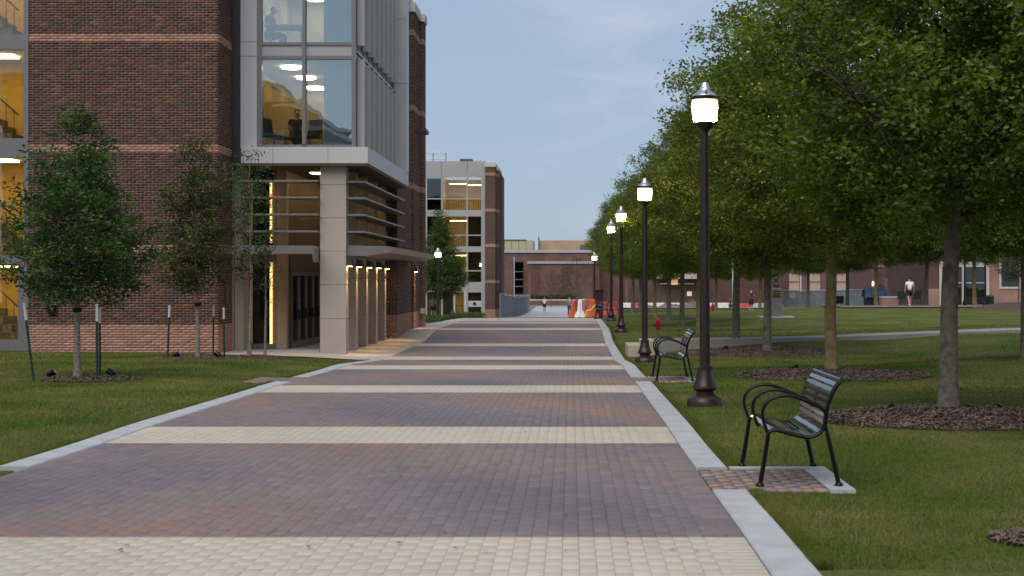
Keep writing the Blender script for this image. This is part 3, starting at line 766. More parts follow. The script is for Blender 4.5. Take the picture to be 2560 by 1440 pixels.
for k, ya in enumerate((40.8, 41.95, 43.1, 44.25)):
    d = B('door', 'frame_metal', HALL, (DXW - .055, DXW, ya, ya + .12, -.33, 1.945), (DXW - .055, DXW, ya + .98, ya + 1.1, -.33, 1.945), (DXW - .055, DXW, ya + .121, ya + .979, -.33, -.1), (DXW - .055, DXW, ya + .121, ya + .979, 1.83, 1.945))
    B('pane', 'glass_dark', d, (DXW - .04, DXW - .03, ya + .121, ya + .979, -.1, 1.83))
    B('handle', 'dark_metal', d, (DXW + .003, DXW + .08, ya + .82, ya + .95, .55, .85))
for yy in (40.9, 42.8, 44.7, 46.6): B('soffit_glow', 'stair_light', HALL, (-7.5, -7.05, yy, yy + .45, 4.77, 4.795))  # glowing boxes added under the soffit to warm the recess
B('lobby_back', 'soffit', HALL, (X0, -8.3, 46.3, 46.4, -.5, 4.8))
B('threshold', 'kerb_concrete', HALL, (X0 + .02, -6.9, 39.0, 40.19, -.5, -.245))
B('sign_frame', 'dark_metal', HALL, (PXA + .01, PXA + .4, 53.2, 53.26, 7.2, 7.26), (PXA + .01, PXA + .4, 53.9, 53.96, 7.2, 7.26), (PXA + .35, PXA + .4, 53.0, 54.2, 7.27, 7.36))

# ---- people and furniture seen through the upper windows
def office_chair(x, y, z, rz, label):
    t = empty('office_chair', label, 'chair', (0, 0, 0), 'chairs in the lit rooms')
    B('seat', 'chair_black', t, (-.24, .24, -.24, .24, .43, .5), bevel=.03)
    m = MB(); m.prism([(.22, .52), (.3, .95), (.27, 1.0), (.22, .98), (.16, .52)], -.23, .23, 'x'); m.build('backrest', 'chair_black', t)
    m = MB(); m.tube([(0, 0, .08), (0, 0, .43)], .03); m.build('post', 'steel', t)
    m = MB()
    for q in range(5): m.tube([(0, 0, .1), (.28*math.cos(q*1.2566), .28*math.sin(q*1.2566), .035)], .022, 6)
    m.build('base', 'steel', t)
    place(t, x, y, z, rz); return t
office_chair(DX(685, 40.3), 40.3, 5.3, R(70), 'dark office chair at the left of the lower lit window')
office_chair(DX(715, 40.9), 40.9, 5.3, R(-60), 'dark office chair in the middle of the lower lit window')
office_chair(DX(775, 40.5), 40.5, 5.3, R(-30), 'dark office chair right of the mullion in the lower lit window')
tb = empty('work_table', 'pale table in front of the person reading in the upper lit window', 'table', (DX(715, 40.2), 40.2, 8.14))
B('table_top', 'table_top', tb, (DX(715, 40.2) - .55, DX(715, 40.2) + .5, 39.9, 40.7, 8.82, 8.87))
for dx_ in (-.45, .4): B('leg', 'steel', tb, (DX(715, 40.2) + dx_, DX(715, 40.2) + dx_ + .05, 40.2, 40.25, 8.14, 8.82))
bk = B('open_book', 'cloth_white', None, (DX(712, 40.1) - .16, DX(712, 40.1) + .2, 40.0, 40.25, 8.872, 8.90)); tag(bk, 'open book lying on the table in the upper lit window', 'book')

# ================================================================== PEOPLE (one skinned body each, clothes as children)
def skin(name, nodes, edges, material, parent, sub=2, root=0):
    bm = bmesh.new(); sl_ = bm.verts.layers.skin.verify(); vs_ = []
    for q, (x, y, z, r) in enumerate(nodes):
        v = bm.verts.new((x, y, z)); v[sl_].radius = (r, r) if not hasattr(r, '__len__') else r; v[sl_].use_root = (q == root); vs_.append(v)
    for a, b in edges: bm.edges.new((vs_[a], vs_[b]))
    me = bpy.data.meshes.new(name); bm.to_mesh(me); bm.free(); me.materials.append(MATS[material])
    o = bpy.data.objects.new(name, me); COL.objects.link(o); o.parent = parent
    m1 = o.modifiers.new('skin', 'SKIN'); m1.use_smooth_shade = True
    m2 = o.modifiers.new('sub', 'SUBSURF'); m2.levels = sub; m2.render_levels = sub
    return o
def chain(name, pts, material, parent, sub=2): return skin(name, pts, [(q, q+1) for q in range(len(pts)-1)], material, parent, sub)
def person(label, x, y, rz, h=1.75, stride=.0, arm='down', top='cloth_white', bottom='cloth_black', legs='shorts', hair='hair', skinm='skin', shoe='shoe_white', z=None, sit=False, head_down=0.0, dress=False, group=None):
    """figure facing -Y before turning; stride swings the legs, arm is down, jog or read"""
    t = empty('person', label, 'person', (0, 0, 0), group)
    sx = stride; hz = .92
    if sit:
        hz = .50
        kn = [(-.1, -.42, .50), (.1, -.42, .50)]; an = [(-.1, -.40, .08), (.1, -.40, .08)]; to = [(-.1, -.56, .04), (.1, -.56, .04)]
    else:
        kn = [(-.09, -.30*sx - .03, .50), (.09, .16*sx - .02, .49)]; an = [(-.09, -.34*sx, .09), (.09, .55*sx, .09 + .22*abs(sx))]
        to = [(-.095, -.34*sx - .16, .035), (.095, .55*sx - .12, .035 + .12*abs(sx))]
    up = hz + .03; sh = up + .50
    hd = head_down
    if arm == 'jog': el = [(-.25, .06, sh - .27), (.25, .1, sh - .26)]; wr = [(-.2, -.18, sh - .2), (.19, -.1, sh - .28)]
    elif arm == 'read': el = [(-.24, -.05, sh - .27), (.24, -.05, sh - .27)]; wr = [(-.1, -.3, sh - .28), (.1, -.3, sh - .28)]
    elif arm == 'phone': el = [(-.24, .02, sh - .28), (.22, .0, sh - .28)]; wr = [(-.14, -.22, sh - .2), (.1, -.24, sh - .18)]
    else: el = [(-.25, .02, sh - .29), (.25, .02, sh - .29)]; wr = [(-.27, -.04, sh - .53), (.27, -.02, sh - .53)]
    nodes = [(0, 0, up, .115), (0, 0, up + .2, .105), (0, 0, up + .4, (.13, .1)), (0, 0, up + .52, .052), (0, -.02 - hd*.05, up + .60, .066), (0, -.03 - hd*.1, up + .68, .078), (0, -.02 - hd*.14, up + .76, .06)]
    ed = [(0, 1), (1, 2), (2, 3), (3, 4), (4, 5), (5, 6)]
    nodes.append((0, -.115 - hd*.1, up + .655, .014)); ed.append((5, 7))                              # nose
    for s_ in (-1, 1):
        q = 0 if s_ < 0 else 1
        k = len(nodes); nodes.append((s_*.165, 0, sh - .04, .05)); nodes.append((*el[q], .038)); nodes.append((*wr[q], .027))
        d = Vector(wr[q]) - Vector(el[q]); d.normalize(); hnd = Vector(wr[q]) + d*.07; nodes.append((*hnd, .032))
        ed += [(2, k), (k, k+1), (k+1, k+2), (k+2, k+3)]
        for fi, off in enumerate((-.024, -.008, .008, .024)):                                          # four fingers and a thumb
            nodes.append((hnd.x + off*.4, hnd.y + off, hnd.z - .065 + .008*abs(fi-1.3), .009)); ed.append((k+3, len(nodes)-1))
        nodes.append((hnd.x - s_*.02, hnd.y - .045, hnd.z - .01, .009)); ed.append((k+2, len(nodes)-1))
        k = len(nodes); nodes += [(s_*.09, 0, hz - .02, .085), (*kn[q], .056), (*an[q], .036), (*to[q], .03)]
        ed += [(0, k), (k, k+1), (k+1, k+2), (k+2, k+3)]
    skin('body', nodes, ed, skinm, t)
    # clothing: a shell a little outside the body, ending at cuffs and hem
    tn_ = [(0, 0, up - .02, .135), (0, 0, up + .2, .128), (0, 0, up + .41, (.15, .118)), (0, 0, up + .49, .07)]
    te = [(0, 1), (1, 2), (2, 3)]
    for s_ in (-1, 1):
        q = 0 if s_ < 0 else 1; k = len(tn_); mid = Vector(el[q])*.62 + Vector((s_*.165, 0, sh - .04))*.38
        tn_ += [(s_*.17, 0, sh - .04, .066), (*mid, .056)]; te += [(2, k), (k, k+1)]
    skin('shirt', tn_, te, top, t)
    if dress:
        m = MB(); m.lathe([(.15, hz + .06), (.175, hz - .1), (.2, hz - .28), (.225, hz - .42), (.2, hz - .425)], 18); m.build('skirt', bottom, t, smooth=True)
    else:
        bn = [(0, 0, up, .128)]; be = []
        for s_ in (-1, 1):
            q = 0 if s_ < 0 else 1; k = len(bn); hp = Vector((s_*.09, 0, hz - .02))
            bn.append((*hp, .108)); be.append((0, k))
            if legs == 'shorts': md_ = hp*.3 + Vector(kn[q])*.7; bn.append((*md_, .088)); be.append((k, k+1))
            else: bn += [(*kn[q], .074), (*(Vector(an[q])*.93 + Vector(kn[q])*.07), .058)]; be += [(k, k+1), (k+1, k+2)]
        skin('shorts' if legs == 'shorts' else 'trousers', bn, be, bottom, t)
    for q in (0, 1):
        a_ = Vector(an[q]); b_ = Vector(to[q])
        chain('shoe', [(a_.x, a_.y + .05, a_.z - .04, .042), (a_.x, a_.y - .02, a_.z - .035, .046), (b_.x, b_.y, b_.z + .005, .036)], shoe, t)
    hy = -.005 - hd*.1
    hn = [(0, hy + .035, up + .64, .06), (0, hy + .03, up + .72, .082), (0, hy - .03, up + .785, .055)]
    chain('hair', hn, hair, t)
    sc = h / 1.75
    place(t, x, y, z, rz, sc); return t

# figure behind the glass
person('person reading at the table in the upper lit window', DX(676, 40.3), 40.3, R(75), 1.72, sit=True, arm='read', top='cloth_teal', bottom='cloth_navy', legs='long', z=8.14, head_down=1.0)
person('dark clothed person sitting behind the mullion in the lower lit window', DX(742, 41.3), 41.3, R(20), 1.8, sit=True, arm='read', top='cloth_black', bottom='cloth_black', legs='long', z=5.3)
# people outdoors
person('jogger in white shirt and black shorts running on the grey far walk', DX(1361, 152), 152, R(8), 1.76, stride=.55, arm='jog', top='cloth_white', bottom='cloth_black')
person('person in grey sweatshirt and navy trousers walking beside the orange barriers', DX(1424, 118), 118, R(172), 1.74, stride=.2, arm='phone', top='cloth_grey', bottom='cloth_navy', legs='long', shoe='cloth_black', head_down=.8)
person('person in white T-shirt and black shorts walking away by the stone planter', DX(2274, 84.6), 84.6, R(185), 1.80, stride=.42, top='cloth_white', bottom='cloth_black')
person('person in short black dress standing on the lawn beside the bust pedestal', DX(1878, 108), 108, R(170), 1.66, stride=.12, arm='phone', top='cloth_maroon', bottom='cloth_black', dress=True, hair='hair_brown', head_down=.6)
person('dark clothed person half hidden by the tree trunks near the white pole', DX(1826, 150), 150, R(160), 1.72, top='cloth_maroon', bottom='cloth_black', legs='long')
person('person in dark shorts half hidden by the lamp and street tree on the left', DX(1083, 92), 92, R(165), 1.72, stride=.25, top='cloth_grey', bottom='cloth_navy')

# ================================================================== LAMP POSTS
def make_lamp():
    t = empty('street_lamp', 'lamp', 'street lamp')
    m = MB(); m.lathe([(.25, -.1), (.25, .05), (.235, .085), (.17, .13), (.125, .16), (.125, .19), (.168, .225), (.172, .255), (.15, .29), (.118, .38), (.1, .48), (.098, .49), (.108, .495), (.108, .53), (.09, .54)], 16, rot=.2)
    m.build('base', 'lamp_bronze', t, smooth=True)
    m = MB(); m.lathe([(.075, .5), (.073, 1.2), (.062, 3.0), (.057, 3.74)], 14); m.build('pole', 'lamp_bronze', t, smooth=True)
    m = MB(); m.lathe([(.05, 3.7), (.05, 3.8), (.1, 3.85), (.135, 3.9), (.14, 3.925)], 16); m.build('holder', 'lamp_bronze', t, smooth=True)
    m = MB(); m.lathe([(.13, 3.926), (.165, 3.95), (.18, 4.12), (.181, 4.185)], 16); ln = m.build('lens', 'lamp_lens', t, smooth=True); m = MB(); m.lathe([(.05, 3.945), (.085, 3.98), (.1, 4.06), (.09, 4.13), (.04, 4.16)], 14); m.build('bulb', 'lamp_glow', ln, smooth=True)
    m = MB(); m.lathe([(.182, 4.186), (.183, 4.235)], 16); m.build('lens_collar', 'lamp_dim', t, smooth=True)
    m = MB(); m.lathe([(.186, 4.236), (.19, 4.275), (.18, 4.285)], 18); m.build('rim', 'lamp_bronze', t, smooth=True)
    m = MB(); m.lathe([(.178, 4.286), (.165, 4.31), (.12, 4.335), (.085, 4.38), (.06, 4.44), (.045, 4.475), (.02, 4.482)], 18); cp = m.build('cap', 'lamp_cap', t, smooth=True)
    m = MB(); m.lathe([(.012, 4.48), (.009, 4.52), (.003, 4.56)], 6); m.build('finial', 'black_coat', cp)
    m = MB(); m.box(.045, .075, -.02, .02, 3.74, 3.79); m.build('sensor', 'lamp_cap', t)
    return t
LAMPS = [(1762, 19.75, 'dark lamp post with lit lantern nearest the camera, right of the walk', 'row'), (1612, 34.6, 'lit lamp post standing just behind the farther black bench', 'row'),
         (1553, 50.6, 'lit lamp post third from the camera on the right of the walk', 'row'), (1528, 63.5, 'lit lamp post fourth from the camera, left of the third on the right side', 'row'),
         (1486, 97.0, 'small distant lamp with lit head in front of the far brick hall', 'row'), (1095, 84.0, 'lit lamp post in the low planting beyond the entrance canopy', 'left'),
         (1131, 102.0, 'lit lamp post behind the street tree by the second building', 'left'), (2463, 101.0, 'lit lamp post before the brick wall at the right edge', 'right'),
         (2412, 96.0, 'dark lamp post between tree trunks beside the glass entrance on the right', 'right')]
lamp0 = make_lamp()
for q, (px, Y, lab, gp) in enumerate(LAMPS):
    o = lamp0 if q == 0 else copy_tree(lamp0)
    o['label'] = lab; o['group'] = 'lamp posts'
    place(o, DX(px, Y), Y, rz=q*1.3)
    o.location.z -= .02

# ================================================================== BENCHES
def bez(pts, n=40):
    """Catmull-Rom through 2D points"""
    P = [np.array(p, float) for p in pts]; P = [2*P[0]-P[1]] + P + [2*P[-1]-P[-2]]; out = []
    per = max(2, n // (len(P)-3))
    for q in range(1, len(P)-2):
        for k in range(per):
            t_ = k/per; a, b, c, d = P[q-1:q+3]
            out.append(.5*((2*b) + (-a+c)*t_ + (2*a-5*b+4*c-d)*t_**2 + (-a+3*b-3*c+d)*t_**3))
    out.append(P[-2]); return np.array(out)
BZ = lambda zx, zy: ((zx-345)/1196, (1300-zy)/1196)
SEAT = [BZ(*p) for p in ((418, 800), (450, 765), (500, 757), (600, 782), (700, 808), (800, 826), (870, 815), (935, 775), (970, 715), (982, 640), (990, 570), (1010, 490), (1045, 405), (1090, 325), (1135, 275))]
ARM = [BZ(*p) for p in ((420, 785), (385, 690), (368, 610), (382, 535), (435, 468), (520, 432), (620, 424), (720, 448), (850, 500), (940, 545), (985, 600))]
def make_bench(L=1.22):
    t = empty('park_bench', 'bench', 'bench')
    sc_ = bez(SEAT, 56); ac = bez(ARM, 44)
    for yy in (0, L):
        m = MB(); m.tube([(x, yy, z) for x, z in sc_], .017, 8); m.build('side_frame', 'black_coat', t, smooth=True)
        for (xa, za), (xb, zb) in ((BZ(425, 795), BZ(345, 1292)), (BZ(980, 720), BZ(1108, 1292))):
            m = MB(); m.tube([(xa, yy, za), ((xa+xb)/2 + .002, yy, (za+zb)/2), (xb, yy, zb)], [.017, .019, .02], 8)
            lg = m.build('leg', 'black_coat', t, smooth=True)
            m = MB(); m.lathe([(.036, -.005), (.036, .012), (.024, .03)], 12, xb, yy, 0); m.build('foot', 'black_coat', lg)
    for yy in (0, L*.5, L):
        m = MB(); m.tube([(x, yy, z) for x, z in ac], .014, 8); m.build('arm', 'black_coat', t, smooth=True)
    m = MB(); m.tube([(x, L*.5, z) for x, z in sc_], .012, 6); m.build('centre_frame', 'black_coat', t, smooth=True)
    m = MB(); m.tube([(sc_[-1][0], -.02, sc_[-1][1]), (sc_[-1][0], L + .02, sc_[-1][1])], .024, 10); m.build('top_rail', 'slat_coat', t, smooth=True)
    # slats follow the curve
    seg = np.linalg.norm(np.diff(sc_, axis=0), axis=1); s = np.concatenate([[0], np.cumsum(seg)]); tot = s[-1]; n = 17; step = (tot - .05)/n
    at = lambda d: (np.interp(d, s, sc_[:, 0]), np.interp(d, s, sc_[:, 1]))
    for q in range(n):
        a = at(.02 + q*step + .006); b = at(.02 + (q+1)*step - .006); d = np.array(b) - np.array(a); nn = np.array([-d[1], d[0]]) / np.linalg.norm(d)
        a = np.array(a) + nn*.010; b = np.array(b) + nn*.010
        m = MB(); m.prism([tuple(a), tuple(b), tuple(b + nn*.008), tuple(a + nn*.008)], .018, L - .018, 'y'); m.build('slat', 'slat_coat', t, bevel=.002)
    return t
bench0 = make_bench()
tag(bench0, 'black slatted metal bench on the brick pad nearest the camera', 'bench', 'park benches')
place(bench0, 1.53, 11.86 - .36, TZ(1.7, 12) + .004)
b2 = copy_tree(bench0); b2['label'] = 'black slatted metal bench farther along the kerb, between the two nearest lamps'
place(b2, 1.50, 24.9, TZ(1.7, 25.4) + .004)

# ================================================================== TREES
def leaves_mesh(name, pos, rng, length, width, material, droop=.15):
    n = len(pos)
    d = rng.normal(0, 1, (n, 3)); d[:, 2] = d[:, 2]*.55 - droop; d /= np.linalg.norm(d, axis=1, keepdims=True)
    r = rng.normal(0, 1, (n, 3)); r[:, 2] += .0; w = np.cross(d, r); w /= np.linalg.norm(w, axis=1, keepdims=True) + 1e-9
    nn = np.cross(w, d)
    L = length * rng.uniform(.65, 1.25, (n, 1)); Wd = width * rng.uniform(.7, 1.2, (n, 1))
    V = np.stack([pos, pos + d*L*.5 + w*Wd + nn*Wd*.5, pos + d*L, pos + d*L*.5 - w*Wd + nn*Wd*.5], 1)
    Fq = (np.array([(0, 1, 2), (0, 2, 3)])[None] + (np.arange(n)*4)[:, None, None]).reshape(-1, 3)
    return np_mesh(name, V.reshape(-1, 3), Fq, material)
def make_tree(seed, h, cb, Rm, env, ncl, per, spread, r0, nprim=26, leaf=(.08, .023), leafmat='oak_leaf', barkmat='bark', clump_out=.42, rise=.55, lopside=.18, sprays=.09):
    """root at origin; trunk, branches, crown as children. env: list of (height fraction in crown, radius fraction)"""
    rng = np.random.default_rng(seed)
    t = empty('tree', 'tree', 'tree')
    ex = np.array(env)
    renv = lambda z: Rm*np.interp((z-cb)/(h-cb), ex[:, 0], ex[:, 1])
    # trunk
    nz_ = 14; zz = np.linspace(-.1, h*.93, nz_); wob = np.cumsum(rng.normal(0, .018*h/7, (nz_, 2)), axis=0); wob -= wob[1]; wob[zz < .8] *= .3
    path = [(wob[q, 0], wob[q, 1], zz[q]) for q in range(nz_)]
    rad = [max(.012, r0*(1 - .92*(z/h)**1.05)) for z in zz]; rad[0] = r0*1.55; 
    path.insert(1, (path[0][0], path[0][1], .12)); rad.insert(1, r0*1.12)
    m = MB(); m.tube(path, rad, 12); m.build('trunk', barkmat, t, smooth=True)
    lead = lambda z: np.array([np.interp(z, zz, wob[:, 0]), np.interp(z, zz, wob[:, 1]), z])
    # primary limbs
    m = MB(); limbs = []
    for q in range(nprim):
        f = ((q + .5)/nprim)**1.05; z0 = cb*1.04 + (h*.9-cb*1.04)*f; az = q*2.39996 + rng.normal(0, .3)
        z1 = min(h*.985, z0 + renv(min(z0+.4, h*.97))*rise*rng.uniform(.5, 1.2)); rr = renv(z1)*rng.uniform(.72, .97)
        a = lead(z0); b = np.array([rr*math.cos(az), rr*math.sin(az), z1]) + lead(min(z1, h*.92))*np.array([1, 1, 0])
        c = (a + b)/2 + np.array([0, 0, -.12*rr]) + rng.normal(0, .08, 3)
        ts = np.linspace(0, 1, 8)[:, None]; pth = (1-ts)**2*a + 2*ts*(1-ts)*c + ts**2*b
        r_ = max(.014, r0*.36*(1 - f*.55)); m.tube([tuple(p) for p in pth], list(np.linspace(r_, .006, 8)), 6); limbs.append(pth)
    LP = np.concatenate(limbs)
    # leaf clumps
    ctr = []
    ph = rng.uniform(0, 6.28, 6)
    while len(ctr) < ncl:
        z = rng.uniform(cb, h); rmax = renv(z)
        if rng.uniform() > (rmax/Rm)**1.6 + .05: continue
        az = rng.uniform(0, 6.283); u = rng.uniform()**clump_out
        lop = 1 + lopside*math.sin(2*az + ph[0] + z*1.3) + lopside*.7*math.sin(5*az + ph[1] + z*2.1) + rng.normal(0, .07)
        spray = rng.uniform() < sprays; rr = rmax*rng.uniform(1.0, 1.17 + (sprays > .1)*.15) if spray else u*rmax*min(lop, 1.04); ctr.append((rr*math.cos(az), rr*math.sin(az), z + rng.normal(0, .08)))
    ctr = np.array(ctr); ctr[:, :2] += np.stack([np.interp(ctr[:, 2], zz, wob[:, 0]), np.interp(ctr[:, 2], zz, wob[:, 1])], -1)
    for c in ctr:
        d = ((LP - c)**2).sum(1); a = LP[d.argmin()]
        mid = (a + c)/2 + rng.normal(0, .05, 3); m.tube([tuple(a), tuple(mid), tuple(c)], [.009, .006, .003], 4)
    m.build('branches', 'branch', t)
    cnt = rng.poisson(per*rng.uniform(.45, 1.5, len(ctr))); idx = np.repeat(np.arange(len(ctr)), cnt)
    sp = spread*rng.uniform(.7, 1.35, len(ctr))
    off = np.clip(rng.normal(0, 1, (len(idx), 3)), -1.9, 1.9)*np.array([1, 1, .62])*sp[idx][:, None]
    link('crown', leaves_mesh('crown', ctr[idx] + off, rng, *leaf, leafmat), t)
    return t
OAK = [(0, .38), (.08, .72), (.22, .96), (.38, 1.0), (.55, .9), (.72, .68), (.87, .42), (1, .08)]
oaks = [make_tree(11, 7.7, 2.25, 2.5, OAK, 900, 94, .15, .118), make_tree(12, 8.0, 2.2, 2.7, OAK, 940, 94, .15, .115, lopside=.22, barkmat='bark_lamplit'), make_tree(13, 7.6, 2.2, 2.65, OAK, 900, 94, .15, .112)]
# row along the right of the walk and the second row behind it: (photo x, distance, scale, label)
TR = [(2372, 17.0, 0, 'leafy oak with grey trunk nearest the camera on the right lawn'), (2078, 25.7, 1, 'leafy oak with lamplight-yellow trunk in its own mulch bed, second from the camera'),
      (1918, 36.0, 2, 'leafy oak at the right of the shared mulch bed before the side path'), (1840, 39.7, 0, 'leafy oak at the left of the shared mulch bed before the side path'),
      (1748, 51.0, 1, 'leafy oak whose trunk is mostly hidden behind the nearest lamp post'), (1705, 58.8, 2, 'leafy oak right of the nearer red hydrant'),
      (1672, 67.0, 0, 'leafy oak between the hydrant and the white barriers, behind the hydrant'), (1637, 78.0, 1, 'leafy oak standing just left of the hydrant, farther back'),
      (1601, 94.0, 2, 'thin-trunked oak at the far end of the row by the red barrier'), (1582, 107.0, 0, 'last oak of the row beside the third lamp post'),
      (2190, 92.0, 1, 'oak standing in front of the blue tarp'), (2118, 98.0, 2, 'oak by the fabric fence at the right'), (2316, 93.0, 0, 'oak just right of the person in the white T-shirt'),
      (2436, 90.0, 1, 'brown-trunked oak before the glass entrance at the right'), (2020, 110.0, 2, 'slender oak before the lit windows of the far hall'), (1900, 128.0, 1, 'far oak behind the person in the black dress'),
      (1790, 130.0, 0, 'far oak behind the nearest lamp post, by the white barriers')]
for q, (px, Y, v, lab) in enumerate(TR):
    first = q < 3
    o = oaks[v] if q in (0, 1, 2) else copy_tree(oaks[v])
    o.name = 'oak_tree'; o['label'] = lab; o['category'] = 'tree'; o['group'] = 'oaks on the right lawn'
    sc_ = 1.0 if Y < 60 else (.94 if Y < 85 else 1.22)
    place(o, DX(px, Y), Y, rz=q*2.1 + .4, s=sc_)
# big limb of leaves reaching in at the upper right comes from an oak standing just outside the frame
o = copy_tree(oaks[1]); o.name = 'oak_tree'; o['label'] = 'oak at the right edge whose yellow-green boughs reach into the upper corner'; o['category'] = 'tree'; o['group'] = 'oaks on the right lawn'
place(o, 7.3, 15.6, rz=2.2, s=1.0)
o = copy_tree(oaks[2]); o.name = 'oak_tree'; o['label'] = 'oak behind the nearest trunk, standing right of the second mulch bed'; o['category'] = 'tree'; o['group'] = 'oaks on the right lawn'
place(o, 9.6, 30.0, rz=1.2, s=1.0)

YEN = [(0, .55), (.12, .9), (.3, 1.0), (.5, .8), (.7, .52), (.85, .3), (1, .08)]
t = make_tree(21, 4.75, 1.35, 1.2, YEN, 330, 58, .12, .062, nprim=22, leaf=(.08, .022), leafmat='young_leaf', barkmat='bark_pale', lopside=.32, sprays=.16)
t.name = 'young_tree'; tag(t, 'young dense dark green tree on the left lawn before the brick wall', 'tree', 'young trees on the left lawn'); place(t, DX(193, 24.7), 24.7, rz=.6)
SPA = [(0, .5), (.15, .85), (.35, .9), (.6, .8), (.8, .6), (1, .15)]
t = make_tree(22, 4.95, 1.5, .92, SPA, 290, 52, .11, .05, nprim=24, leaf=(.07, .018), leafmat='dry_leaf', barkmat='bark_pale', rise=1.1, lopside=.35, sprays=.18)
t.name = 'young_tree'; tag(t, 'thin brownish young tree with sparse leaves between green stakes', 'tree', 'young trees on the left lawn'); place(t, DX(495, 32), 32, rz=2.6)
THIN = [(0, .5), (.3, .9), (.6, 1.0), (.85, .7), (1, .2)]
t = make_tree(23, 4.7, 1.6, .75, THIN, 90, 24, .1, .045, nprim=12, leaf=(.075, .017), leafmat='young_leaf', barkmat='bark_pale', rise=1.3)
t.name = 'slender_tree'; tag(t, 'slender pale-barked sapling left of the yellow glowing strip', 'tree', 'saplings at the entrance'); place(t, DX(624, 32.5), 32.5, rz=1)
t2 = make_tree(24, 3.0, 1.1, .4, THIN, 30, 16, .08, .032, nprim=9, leaf=(.06, .014), leafmat='dry_leaf', barkmat='bark_pale', rise=1.3)
t2.name = 'slender_tree'; tag(t2, 'small slender sapling in front of the glazed lobby', 'tree', 'saplings at the entrance'); place(t2, DX(663, 32.8), 32.8, rz=2)
t = make_tree(25, 6.9, 1.5, 1.6, YEN, 420, 60, .17, .075, nprim=20, leaf=(.12, .03), leafmat='young_leaf')
t.name = 'street_tree'; tag(t, 'bushy green tree beside the lamps before the second building', 'tree'); place(t, DX(1099, 90), 90, rz=.3)
t = make_tree(26, 4.6, 1.7, 1.2, YEN, 160, 36, .16, .05, nprim=16, leaf=(.12, .03), leafmat='dry_leaf')
t.name = 'young_tree'; tag(t, 'small young tree in a mound at the far right before the brick wall', 'tree'); place(t, DX(2546, 80), 80, rz=.3)
for q, (px, Y, sc_, lab) in enumerate([(1378, 186, .85, 'dim leafless-looking tree before the far brick hall, left one'), (1440, 185, 1.1, 'dim tree before the far brick hall, right one')]):
    o = make_tree(30+q, 6.0, 1.2, 2.3, THIN, 110, 16, .3, .07, nprim=22, leaf=(.16, .035), leafmat='dry_leaf', rise=1.2)
    o.name = 'far_tree'; tag(o, lab, 'tree', 'trees before the far hall'); place(o, DX(px, Y), Y, s=sc_)

# ---- mulch beds with loose chips
def mulch(name, label, x, y, rx, ry, hgt, seed, n):
    rng = np.random.default_rng(seed); m = MB(); rings = 7; seg = 40
    jit = 1 + rng.normal(0, .035, seg)
    for r_ in range(rings+1):
        f = r_/rings
        for j in range(seg):
            a = 2*math.pi*j/seg; px_, py_ = x + rx*f*jit[j]*math.cos(a), y + ry*f*jit[j]*math.sin(a)
            m.v.append((px_, py_, TZ(px_, py_) - .03 + hgt*(1-f**2)*(.9 + .2*rng.uniform()) + (.012 if r_ < rings else -.02)))
    for r_ in range(rings):
        for j in range(seg):
            j2 = (j+1) % seg; m.f.append((r_*seg+j, r_*seg+j2, (r_+1)*seg+j2, (r_+1)*seg+j))
    e = empty(name, label, 'mulch bed', (x, y, TZ(x, y)), 'mulch beds'); m.build('mulch_mound', 'mulch', e, smooth=True)
    u = np.sqrt(rng.uniform(0, 1, n))*1.03; a = rng.uniform(0, 6.283, n)
    cx_, cy_ = x + rx*u*np.cos(a), y + ry*u*np.sin(a); cz_ = T(cx_, cy_) - .015 + hgt*np.clip(1-u**2, 0, 1)
    az = rng.uniform(0, 6.283, n); L = rng.uniform(.01, .034, n); Wd = rng.uniform(.004, .009, n); ti = rng.normal(0, .3, n)
    d = np.stack([np.cos(az), np.sin(az), ti], -1)*L[:, None]; w = np.stack([-np.sin(az), np.cos(az), rng.normal(0, .4, n)], -1)*Wd[:, None]
    c = np.stack([cx_, cy_, cz_ + .012], -1); V = np.stack([c-d-w, c+d-w, c+d+w, c-d+w], 1).reshape(-1, 3)
    o = link('mulch_chips', np_mesh('mulch_chips', V, np.arange(4*n).reshape(-1, 4), 'mulch_chip'), e); o['kind'] = 'stuff'
mulch('mulch_bed', 'wide mulch bed round the nearest oak at the right edge', DX(2372, 17)+.0, 17.0, 1.55, 1.3, .13, 1, 12000)
mulch('mulch_bed', 'mulch bed round the second oak, between the nearest lamp and bench', DX(2078, 25.7), 25.7, 1.75, 1.5, .1, 2, 10000)
mulch('mulch_bed', 'shared mulch bed round the two oaks before the side path', DX(1885, 37.2), 36.6, 1.9, 1.8, .08, 3, 7000)
mulch('mulch_bed', 'small mulch ring round the dense young tree on the left lawn', DX(200, 24.7)+.15, 24.7, .85, .7, .03, 4, 3000)
mulch('mulch_bed', 'small mulch ring round the thin staked tree', DX(500, 32), 32.0, .95, .7, .03, 5, 1200)
mulch('mulch_bed', 'mulch strip under the two saplings at the entrance', DX(650, 32.6), 32.6, .6, .5, .03, 6, 800)
mulch('mulch_bed', 'mulch mound under the small tree at the far right', DX(2540, 79.6), 79.6, 2.6, 2.2, .35, 7, 1500)
mulch('mulch_bed', 'bare mulch patch at the lower right edge of the lawn', DX(2590, 9.2), 9.2, .3, .28, .02, 8, 900)

